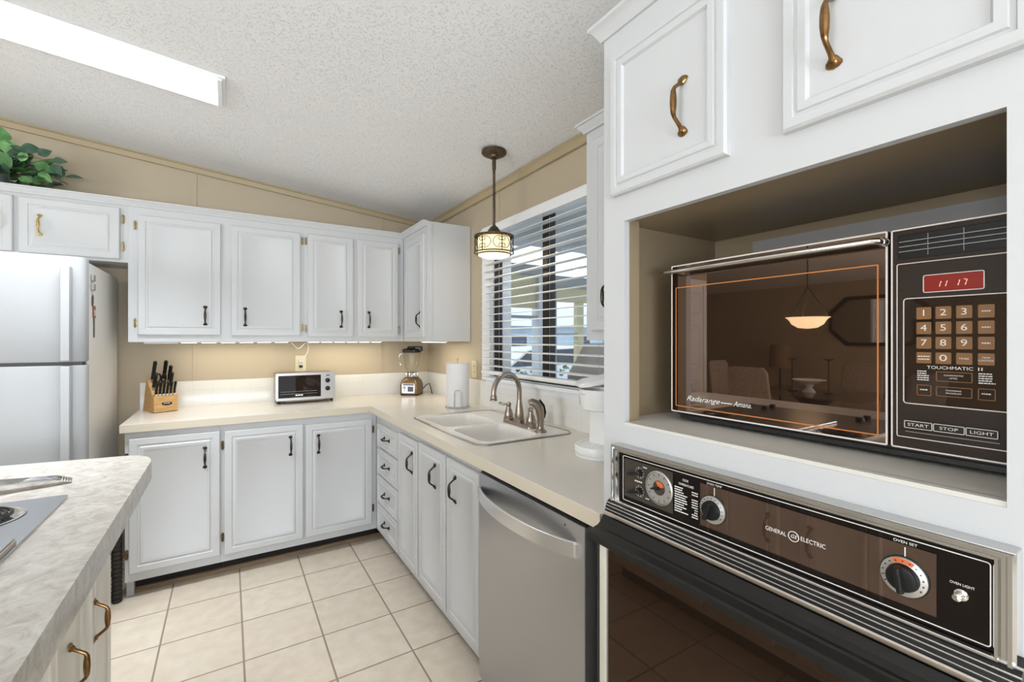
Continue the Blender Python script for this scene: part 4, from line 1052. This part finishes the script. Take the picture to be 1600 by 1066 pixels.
for k in range(8):
    a = 2 * math.pi * k / 8; b.box((.047 * math.cos(a) - .006, .047 * math.sin(a) - .006, .146), (.047 * math.cos(a) + .006, .047 * math.sin(a) + .006, .172), .002)
b.build('jar_collar', CHROME, bl)
b = MB(); b.lathe([(.038, .180), (.044, .19), (.058, .24), (.067, .30), (.070, .338), (.067, .338), (.063, .30), (.054, .24), (.040, .192), (.034, .186)], n=10, cap0=False, cap1=False); jar = b.build('glass_jar', JAR, bl, smooth=20)
b = MB(); b.tube([(-.066, 0, .325), (-.090, 0, .325), (-.102, 0, .312), (-.103, 0, .28), (-.094, 0, .235), (-.075, 0, .198), (-.046, 0, .188)], [.006, .007, .0075, .007, .0065, .006, .006], 10); b.build('jar_handle', JAR, jar)
b = MB(); b.lathe([(.066, .334), (.073, .338), (.074, .352), (.068, .362), (.040, .366), (.034, .369), (.032, .384), (.001, .386)], n=28); b.box((.028, -.02, .345), (.086, .02, .385), .006); b.build('lid', BLACK, bl)
b = MB(); b.tube([(.06, .07, .03), (.09, .085, .07), (.125, .06, .085), (.145, .04, .05), (.150, .045, .012), (.155, .05, .006)], .0038, 8); b.build('power_cable', RUBBER, bl)

# paper towels
ph = thing('paper_towel_holder', 'chrome wire paper towel holder left of the sink', 'paper towel holder', (1.262, 2.680, CT))
hx, hy = 1.262, 2.680
b = MB(); b.tube([(hx + .078 * math.cos(2 * math.pi * i / 36), hy + .078 * math.sin(2 * math.pi * i / 36), CT + .0045) for i in range(36)], .0035, 8, True)
for k in range(4):
    a = R(45 + 90 * k); b.tube([(hx + .078 * math.cos(a), hy + .078 * math.sin(a), CT + .0045), (hx, hy, CT + .0045)], .0025, 6)
b.build('base_ring', CHROME, ph)
b = MB(); b.cyl((hx, hy, CT + .004), (hx, hy, CT + .312), .0035, n=10); b.ball((hx, hy, CT + .315), .006, 10); b.build('center_rod', CHROME, ph)
b = MB(); dv = Vector((-.425, -.905, 0)); sd = Vector((.905, -.425, 0)); pts = []
c_ = Vector((hx, hy, 0)) + dv * .0785
for u, z in [(-.022, .004), (-.022, .08)] + [(-.022 * math.cos(R(a)), .095 + .022 * math.sin(R(a))) for a in range(0, 181, 20)] + [(.022, .08), (.022, .004)]: pts.append(c_ + sd * u + Z3 * (CT + z))
b.tube(pts, .0026, 8); b.build('wire_arm', CHROME, ph)
b = MB(); b.lathe([(.020, .010), (.0735, .010), (.0745, .012), (.0745, .284), (.0735, .286), (.020, .286), (.020, .010)], (hx, hy, CT), 48, cap0=False, cap1=False)
tag(b.build('paper_towel_roll', PAPER), 'white paper towel roll standing on the wire holder', 'paper towels')

# coffee maker in front of the oven cabinet side
cm = thing('coffee_maker', 'white coffee maker with raised lid beside the oven cabinet', 'coffee maker', (1.19, 1.28, CT))
cx, cy = 1.195, 1.285
b = MB(); b.lathe([(.088, 0), (.090, .004), (.090, .010), (.084, .012), (.084, .016), (.092, .019), (.093, .038), (.090, .043), (.001, .043)], (cx, cy, CT), 40); bs = b.build('base', PLASTICW, cm)
b = MB()
for r in (.03, .05, .07): b.tube([(cx + r * math.cos(2 * math.pi * i / 30), cy + r * math.sin(2 * math.pi * i / 30), CT + .0432) for i in range(30)], .0016, 6, True)
b.build('drip_grid', PLASTICW, bs)
b = MB(); b.M = Matrix.Translation((1.252, 1.270, CT)); b.rings([[(x * k, y * k, z) for x, y in rrect(-.065, -.065, .065, .075, .02)] for z, k in ((0, 1), (.20, .96), (.24, 1.0), (.262, 1.02))]); b.build('column', PLASTICW, cm)
b = MB(); b.lathe([(.070, .174), (.078, .178), (.082, .20), (.086, .238), (.086, .252), (.001, .252)], (1.205, 1.28, CT), 40); hd = b.build('brew_head', PLASTICW, cm)
b = MB(); b.tube([(1.128, 1.262, CT + .236), (1.119, 1.28, CT + .236), (1.122, 1.302, CT + .236), (1.140, 1.335, CT + .236), (1.149, 1.341, CT + .19)], .0012, 6); b.build('head_seam', GREY, hd)
b = MB(); b.tube([(1.206, 1.296, CT + .170), (1.2055, 1.297, CT + .13), (1.210, 1.288, CT + .075), (1.210, 1.288, CT + .06)], .004, 8); b.build('level_tube', GREY, cm)
b = MB(); b.M = Matrix.Translation((1.285, 1.25, CT + .300)) @ Matrix.Rotation(R(150), 4, 'Z') @ Matrix.Rotation(R(12), 4, 'Y')
b.rings([[(x * k, y * k, z) for x, y in rrect(-.02, -.085, .180, .085, .05)] for k, z in ((.9, -.008), (1, -.003), (1, .006), (.94, .013))]); ld = b.build('lid', PLASTICW, cm)
b = MB(); b.box((1.262, 1.20, CT + .255), (1.305, 1.28, CT + .300), .006); b.build('lid_hinge', PLASTICW, cm)

# ivy plant above the refrigerator cabinet
pl = thing('ivy_plant', 'artificial ivy plant in a dark pot on top of the cabinet above the refrigerator', 'plant', (-1.03, 3.47, UT))
b = MB(); b.lathe([(.060, 0), (.075, .05), (.082, .095), (.076, .095), (.070, .08), (.001, .08)], (-1.03, 3.47, UT + .0005), 24); b.build('pot', mat('dark_green_pot', (.03, .045, .035), .45), pl)
LEAFS = [mat('green_leaf', (.09, .23, .075), .45, noise=(30, .35, 2, ONE)), mat('light_green_leaf', (.16, .36, .12), .45, noise=(30, .3, 2, ONE)), mat('dark_green_leaf', (.05, .105, .065), .45, noise=(30, .3, 2, ONE))]
b = MB(); rnd = random.Random(11); stems = MB()
def leaf(b, p, d, up, L, wd):
    d = Vector(d).normalized(); s_ = d.cross(Vector(up)).normalized(); n = s_.cross(d)
    prof = [(0, .06), (.10, .55), (.25, .95), (.42, 1.), (.60, .82), (.78, .5), (.92, .2), (1., .02)]
    rows = []
    for t_, w_ in prof:
        c = p + d * (L * t_) - n * (L * .18 * t_ * t_)
        rows.append([c - s_ * (wd * w_) - n * (.0 - .12 * wd * w_), c - n * .002, c + s_ * (wd * w_) - n * (.0 - .12 * wd * w_)])
    vr = [[b.v(q) for q in r] for r in rows]
    for a_, c_ in zip(vr, vr[1:]):
        for i in (0, 1): b.f([a_[i], a_[i + 1], c_[i + 1], c_[i]])
vines = []
for k in range(24):
    a = rnd.uniform(-.6, 6.0); el = rnd.uniform(.2, 1.4); L = rnd.uniform(.18, .33)
    vines.append((a, el, L))
vines += [(-.1, .75, .36), (-.2, .6, .34), (.1, .9, .33), (-.15, .30, .30), (-.35, .12, .28), (.1, .05, .26), (-.5, .5, .22), (-.25, .75, .2), (-2.2, .2, .2), (-1.2, .4, .2)]
for a, el, L in vines:
    p = Vector((-1.03, 3.47, UT + .10)); d = Vector((math.cos(a) * math.cos(el), math.sin(a) * math.cos(el) * .45, math.sin(el)))
    pts = []; n_ = 7
    for i in range(n_):
        q = i / (n_ - 1); c = p + d * (L * q) - Z3 * (.14 * q * q * L / .25)
        c.y = min(c.y, 3.60); c.z = max(c.z, UT + .012); pts.append(c)
    stems.tube(pts, .0018, 5)
    for i in range(1, n_):
        if rnd.random() < .25: continue
        b.mi = rnd.choice((0, 0, 1, 2, 2)); ld_ = d + Vector((rnd.uniform(-.9, .9), rnd.uniform(-.9, .5), rnd.uniform(-.5, .5)))
        leaf(b, pts[i], ld_, (rnd.uniform(-.4, .4), rnd.uniform(-1.2, -.4), 1), rnd.uniform(.05, .085), rnd.uniform(.018, .03))
for x, z, d, L, wd, mi in ((-.935, 2.372, (1, 0, .12), .085, .032, 2), (-.868, 2.350, (.75, 0, .55), .062, .027, 2), (-.812, 2.332, (1, 0, .12), .06, .021, 2), (-.815, 2.310, (.65, 0, -.85), .066, .024, 2), (-.885, 2.300, (.85, 0, -.3), .09, .03, 0),
        (-.868, 2.265, (.8, 0, -.75), .075, .022, 1), (-.935, 2.300, (.3, 0, 1), .07, .02, 1), (-1.0, 2.385, (-.1, 0, 1), .085, .036, 0), (-.995, 2.40, (.45, 0, -1), .09, .036, 1), (-.985, 2.335, (1, 0, .15), .10, .03, 2), (-.975, 2.375, (1, 0, -.2), .09, .015, 2), (-.945, 2.205, (1, 0, .1), .075, .02, 0), (-1.02, 2.33, (.5, 0, -.7), .09, .034, 0)):
    b.mi = mi; leaf(b, Vector((x, 3.42, z)), d, (.15, -1, .35), L, wd)
stems.tube([(-1.03, 3.45, 2.24), (-.96, 3.43, 2.31), (-.90, 3.42, 2.335), (-.84, 3.42, 2.325), (-.80, 3.42, 2.32)], .002, 5)
for v in b.bm.verts: v.co.y = min(v.co.y, 3.632); v.co.z = max(v.co.z, UT + .002)
b.build('foliage', LEAFS, pl, smooth=60, fix=False); stems.build('stems', mat('brown_stem', (.12, .08, .04), .6), pl)

# window blind
bd = thing('window_blind', 'white horizontal slat blind with open slats over the sink window', 'blind', (1.395, 1.955, 1.13))
by0, by1 = 1.335, 2.562
b = MB(); b.box((1.366, by0, 2.004), (1.4205, by1, 2.05), .004); b.build('headrail', TRIMW, bd)
SLAT = mat('white_blind_slat', (.80, .80, .79), .35)
for i in range(18):
    z = 1.189 + i * .0455
    b = MB(); b.rings([[(1.395 + u, y, z + .0035 * (1 - (u / .025) ** 2) + u * .06 + d) for u, d in ((-.025, 0), (-.012, 0), (0, 0), (.012, 0), (.025, 0), (.025, .0028), (.012, .0028), (0, .0028), (-.012, .0028), (-.025, .0028))] for y in (by0, by1)]); b.build('slat', SLAT, bd)
b = MB(); b.box((1.368, by0, 1.137), (1.421, by1, 1.160), .007); b.build('bottom_rail', SLAT, bd)
for y in (1.47, 1.90, 1.955 + .33, 2.42):
    b = MB()
    for x in (1.369, 1.421): b.cyl((x, y, 1.16), (x, y, 2.0), .0008, n=5)
    b.build('ladder_cord', mat('grey_cord', (.5, .5, .5), .7), bd)

# ------------------------------------------------------------------ dining room behind the camera (seen in the mirrored doors)
WALNUT = mat('taupe_fabric', (.36, .30, .24), .8, noise=(40, .15, 3, ONE)); CFR = mat('chair_frame', (.05, .04, .035), .4)
b = MB(FB(-3.31, .01, WY)); b.box((-.06, 0, 0), (0, 2.10, .02)); b.box((.38, 0, 0), (.44, 2.10, .02)); b.box((0, 2.04, 0), (.38, 2.10, .02)); b.box((0, 0, 0), (.38, 2.04, .008))
dr1 = struct(b.build('door_1', TRIMW))
for v0, v1 in ((.12, .85), (.98, 1.55), (1.68, 1.95)):
    b = door_panel(FB(-3.31 + .07, v0, WY - .008), .24, v1 - v0, [(0, 0), (0, .016), (.012, .016), (.02, .006), (.05, .006), (.06, .014)]); b.build('door_panel', TRIMW, dr1)
dp = thing('dining_pendant', 'bowl-shaped alabaster pendant lamp over the dining table', 'pendant light', (-3.5, 2.48, 1.46))
b = MB(); b.lathe([(.001, 1.415), (.09, 1.425), (.15, 1.465), (.18, 1.520), (.212, 1.540), (.202, 1.540), (.145, 1.475), (.08, 1.433), (.001, 1.425)], (-3.5, 2.48, .055), 32, cap0=False, cap1=False); b.build('glass_bowl', mat('lit_alabaster', (.9, .8, .6), .5, emit=((1, .82, .55), 5)), dp)
b = MB()
for k in range(3):
    a = R(120 * k + 20); b.tube([(-3.5 + .205 * math.cos(a), 2.48 + .205 * math.sin(a), 1.595), (-3.5, 2.48, 1.93)], .006, 6)
b.cyl((-3.5, 2.48, 1.92), (-3.5, 2.48, cz(-3.5)), .007); b.build('stem', CFR, dp)
t = thing('wall_mirror', 'octagonal framed mirror on the tan dining room wall', 'mirror', (-5.9, 2.75, 1.6))
MM = FX(2.68, 1.62, -5.9)
oc = lambda a, c_, k: [(x, y) for x, y in ((-a, -c_ + k), (-a + k, -c_), (a - k, -c_), (a, -c_ + k), (a, c_ - k), (a - k, c_), (-a + k, c_), (-a, c_ - k))]
b = MB(MM); b.plate(oc(.60, .36, .22), [oc(.55, .31, .20)], 0, .03); b.build('frame', CFR, t)
b = MB(MM); b.prism(oc(.551, .311, .2), 0, .012); b.build('mirror_glass', mat('silver_mirror', (.75, .78, .82), .02, 1.), t)
t = thing('dining_table', 'glass-topped dining table under the bowl lamp', 'table', (-3.8, 2.55, 0))
b = MB(); b.prism(rrect(-4.35, 1.9, -3.25, 3.2, .05), .74, .752); b.build('tabletop', JAR, t)
b = MB(); b.lathe([(.32, 0), (.32, .03), (.14, .06), (.12, .6), (.25, .72), (.25, .74)], (-3.8, 2.55, 0), 24); b.build('pedestal', CFR, t)
ch = thing('dining_chair', 'upholstered dining chair at the side of the table near the kitchen', 'chair', (0, 0, 0), 'dining chairs')
b = MB(); b.box((-.22, -.22, .42), (.22, .22, .48), .02); b.build('seat', WALNUT, ch)
b = MB(); b.rings([[(x, y + (z - .48) * .16, z) for x, y in rrect(-.22 + k, .19, .22 - k, .235, .02, 3)] for z, k in ((.46, .02), (.7, 0), (1.02, .01), (1.07, .05))]); b.build('backrest', WALNUT, ch)
for x in (-.19, .19):
    for y in (-.19, .19):
        b = MB(); b.tube([(x, y, 0), (x, y, .42)], [.016, .022], 8); b.build('leg', CFR, ch)
for i, (x, y, rz, lab) in enumerate(((-2.95, 2.66, 90, 'upholstered dining chair at the side of the table near the kitchen'), (-3.75, 3.42, 0, 'upholstered dining chair at the far end of the glass table'), (-3.1, 1.62, 160, 'upholstered dining chair at the near end of the glass table'), (-4.5, 2.45, -90, 'upholstered dining chair on the mirror side of the table'))):
    c = ch if i == 0 else copy_thing(ch, (x, y, 0), lab)
    c.location = (x, y, 0); c.rotation_euler = (0, 0, R(-rz))
for c in [o for o in COL.objects if o.name.startswith('dining_chair')]: c['_local'] = 1
t = thing('glass_bowl', 'pale footed bowl in the middle of the dining table', 'bowl', (-3.75, 2.58, .753))
b = MB(); b.lathe([(.07, 0), (.06, .01), (.03, .05), (.05, .09), (.17, .14), (.165, .145), (.05, .1), (.001, .09)], (-3.75, 2.58, .753), 24); b.build('bowl', PLASTICW, t)
for k, (y, lab) in enumerate(((2.38, 'right'), (2.76, 'left'))):
    t = thing('candlestick', '%s of two slim dark candlesticks on the dining table' % lab, 'candlestick', (-3.75, y, .753), 'candlesticks on the dining table')
    b = MB(); b.lathe([(.05, 0), (.05, .008), (.008, .014), (.007, .36), (.05, .38), (.05, .385), (.001, .385)], (-3.75, y, .753), 16); b.build('stick', CFR, t)
t = thing('floor_lamp', 'lamp with a woven drum shade near the dining wall', 'lamp', (-5.4, 3.75, 0))
b = MB(); b.lathe([(.14, 0), (.14, .02), (.015, .03), (.012, .95)], (-5.4, 3.75, 0), 20); b.build('stand', CFR, t)
b = MB(); b.lathe([(.16, .92), (.13, 1.27)], (-5.4, 3.75, 0), 28, cap0=False, cap1=False); b.build('lamp_shade', mat('woven_shade', (.28, .2, .12), .8), t)

# ------------------------------------------------------------------ outside the kitchen window
b = MB(); b.box((1.62, -4, -.45), (40, 45, -.35)); struct(b.build('driveway', mat('pale_concrete', (.50, .49, .47), .9, noise=(.8, .1, 3, ONE))))
YEL = mat('pale_yellow_siding', (.68, .60, .36), .7, bump=(8, .2, .01, (1, 1, 8))); GRB = mat('grey_porch_metal', (.36, .37, .37), .5); PWH = mat('porch_white_metal', (.66, .67, .69), .5)
pw = thing('porch_screen_wall', 'pale yellow and white porch wall with openings beyond the kitchen window', 'porch', (3.5, 5.3, -.34))
def pbx(n, a, c_, m): b = MB(); b.box(a, c_, .004); return b.build(n, m, pw)
pbx('header_beam', (1.7, 5.22, 2.26), (3.86, 5.40, 2.40), GRB)
pbx('header_beam', (3.86, 5.22, 2.12), (6.5, 5.40, 2.28), GRB)
pbx('yellow_panel', (1.7, 5.30, 1.80), (3.73, 5.36, 2.26), YEL)
pbx('yellow_panel', (4.05, 5.30, 1.91), (6.5, 5.36, 2.12), YEL)
pbx('yellow_post', (2.9, 5.28, -.34), (3.20, 5.38, 1.80), YEL)
pbx('yellow_post', (4.48, 5.28, -.34), (4.60, 5.38, 1.91), YEL)
pbx('white_post', (3.73, 5.24, -.34), (3.86, 5.42, 2.26), PWH)
pbx('grey_post', (3.96, 5.24, -.34), (4.05, 5.42, 2.12), GRB)
pbx('window_rail', (3.20, 5.27, 1.652), (3.73, 5.39, 1.69), GRB)
pbx('window_rail', (4.05, 5.27, 1.41), (4.48, 5.39, 1.445), GRB)
b = MB(); rs = []
n = 26
for y in (1.0, 5.15):
    top = [(1.62 + 4.9 * i / n, y, 2.63 - .002 * i + (.03 if (i // 2) % 2 else 0)) for i in range(n + 1)]
    rs.append(top + [(p[0], p[1], p[2] + .03) for p in reversed(top)])
b.rings(rs); struct(b.build('porch_roof', mat('porch_roof_metal', (.40, .42, .43), .3)))
b = MB(); b.M = Matrix.Translation((1.80, 1.98, -.349)); b.rings([[(x, y, 0) for x, y in rrect(0, -.28, .9, .26, .03)], [(x, y, 1.48) for x, y in rrect(0, -.28, .9, .26, .03)], [(x, y, 1.68) for x, y in rrect(0, -.28, .9, .10, .03)]])
tag(b.build('storage_cabinet', mat('light_grey_plastic', (.48, .47, .46), .5)), 'light grey outdoor cabinet with slanted top just outside the window', 'cabinet')
hs = thing('neighbor_house', 'pale blue and white house across the driveway', 'house', (11, 16, -.35))
b = MB(); b.box((5, 14.5, -.349), (18, 19, 1.85)); b.build('walls', mat('pale_blue_siding', (.52, .62, .70), .7, bump=(6, .3, .02, (1, 1, 6))), hs)
b = MB(); b.rings([[(x, 14.1, 1.85), (x, 16.75, 2.75), (x, 19.4, 1.85)] for x in (4.6, 18.4)]); b.build('roof', mat('white_roof', (.75, .76, .78), .6), hs)
for x in (6.2, 7.7, 9.0, 10.3, 12.2, 13.8):
    b = MB(); b.box((x, 14.44, .55), (x + .7, 14.5, 1.5)); w_ = b.build('window', mat('house_window', (.05, .07, .12), .1), hs)
    b = MB(FB(x - .06, .49, 14.44)); b.plate([(0, 0), (.82, 0), (.82, 1.07), (0, 1.07)], [[(.06, .06), (.76, .06), (.76, 1.01), (.06, 1.01)]], 0, .04); b.build('window_trim', PWH, w_)
car = thing('car', 'white car parked outside, seen low through the blind', 'car', (6.5, 9.6, -.35))
CARW = mat('white_car_paint', (.75, .76, .78), .2, coat=.5)
prof = [(-2.2, .35), (-2.25, .75), (-2.1, .95), (-1.2, 1.05), (-.6, 1.5), (.9, 1.55), (1.7, 1.1), (2.15, 1.0), (2.25, .7), (2.2, .35)]
b = MB(); b.M = Matrix.Translation((6.5, 9.6, -.35)); b.rings([[(x, y, .35 + (z - .35) * k) for x, z in prof] for y, k in ((-.85, .96), (-.75, 1), (.75, 1), (.85, .96))]); b.build('body', CARW, car)
b = MB(); b.M = Matrix.Translation((6.5, 9.6, -.35)); b.rings([[(x, y, z) for x, z in ((-1.05, 1.07), (-.55, 1.43), (.8, 1.47), (1.4, 1.1))] for y in (-.862, .862)]); b.build('side_window', mat('car_glass', (.03, .04, .06), .05), car)
for x in (-1.4, 1.4):
    for y in (-.8, .8):
        b = MB(); b.cyl((6.5 + x, 9.6 + y - .1, -.028), (6.5 + x, 9.6 + y + .1, -.028), .32, n=24); b.build('wheel', RUBBER, car)
b = MB(); rnd = random.Random(3)
for i in range(260):
    p = Vector((rnd.uniform(4.2, 6.4), rnd.uniform(6.5, 7.0), rnd.uniform(-.34, .86)))
    leaf(b, p, (rnd.uniform(-1, 1), rnd.uniform(-1, .2), rnd.uniform(-.3, 1)), (.1, -.6, 1), .12, .04)
tag(b.build('hedge', mat('hedge_green', (.10, .16, .08), .6), fix=False), 'low green hedge outside behind the porch wall', 'hedge')
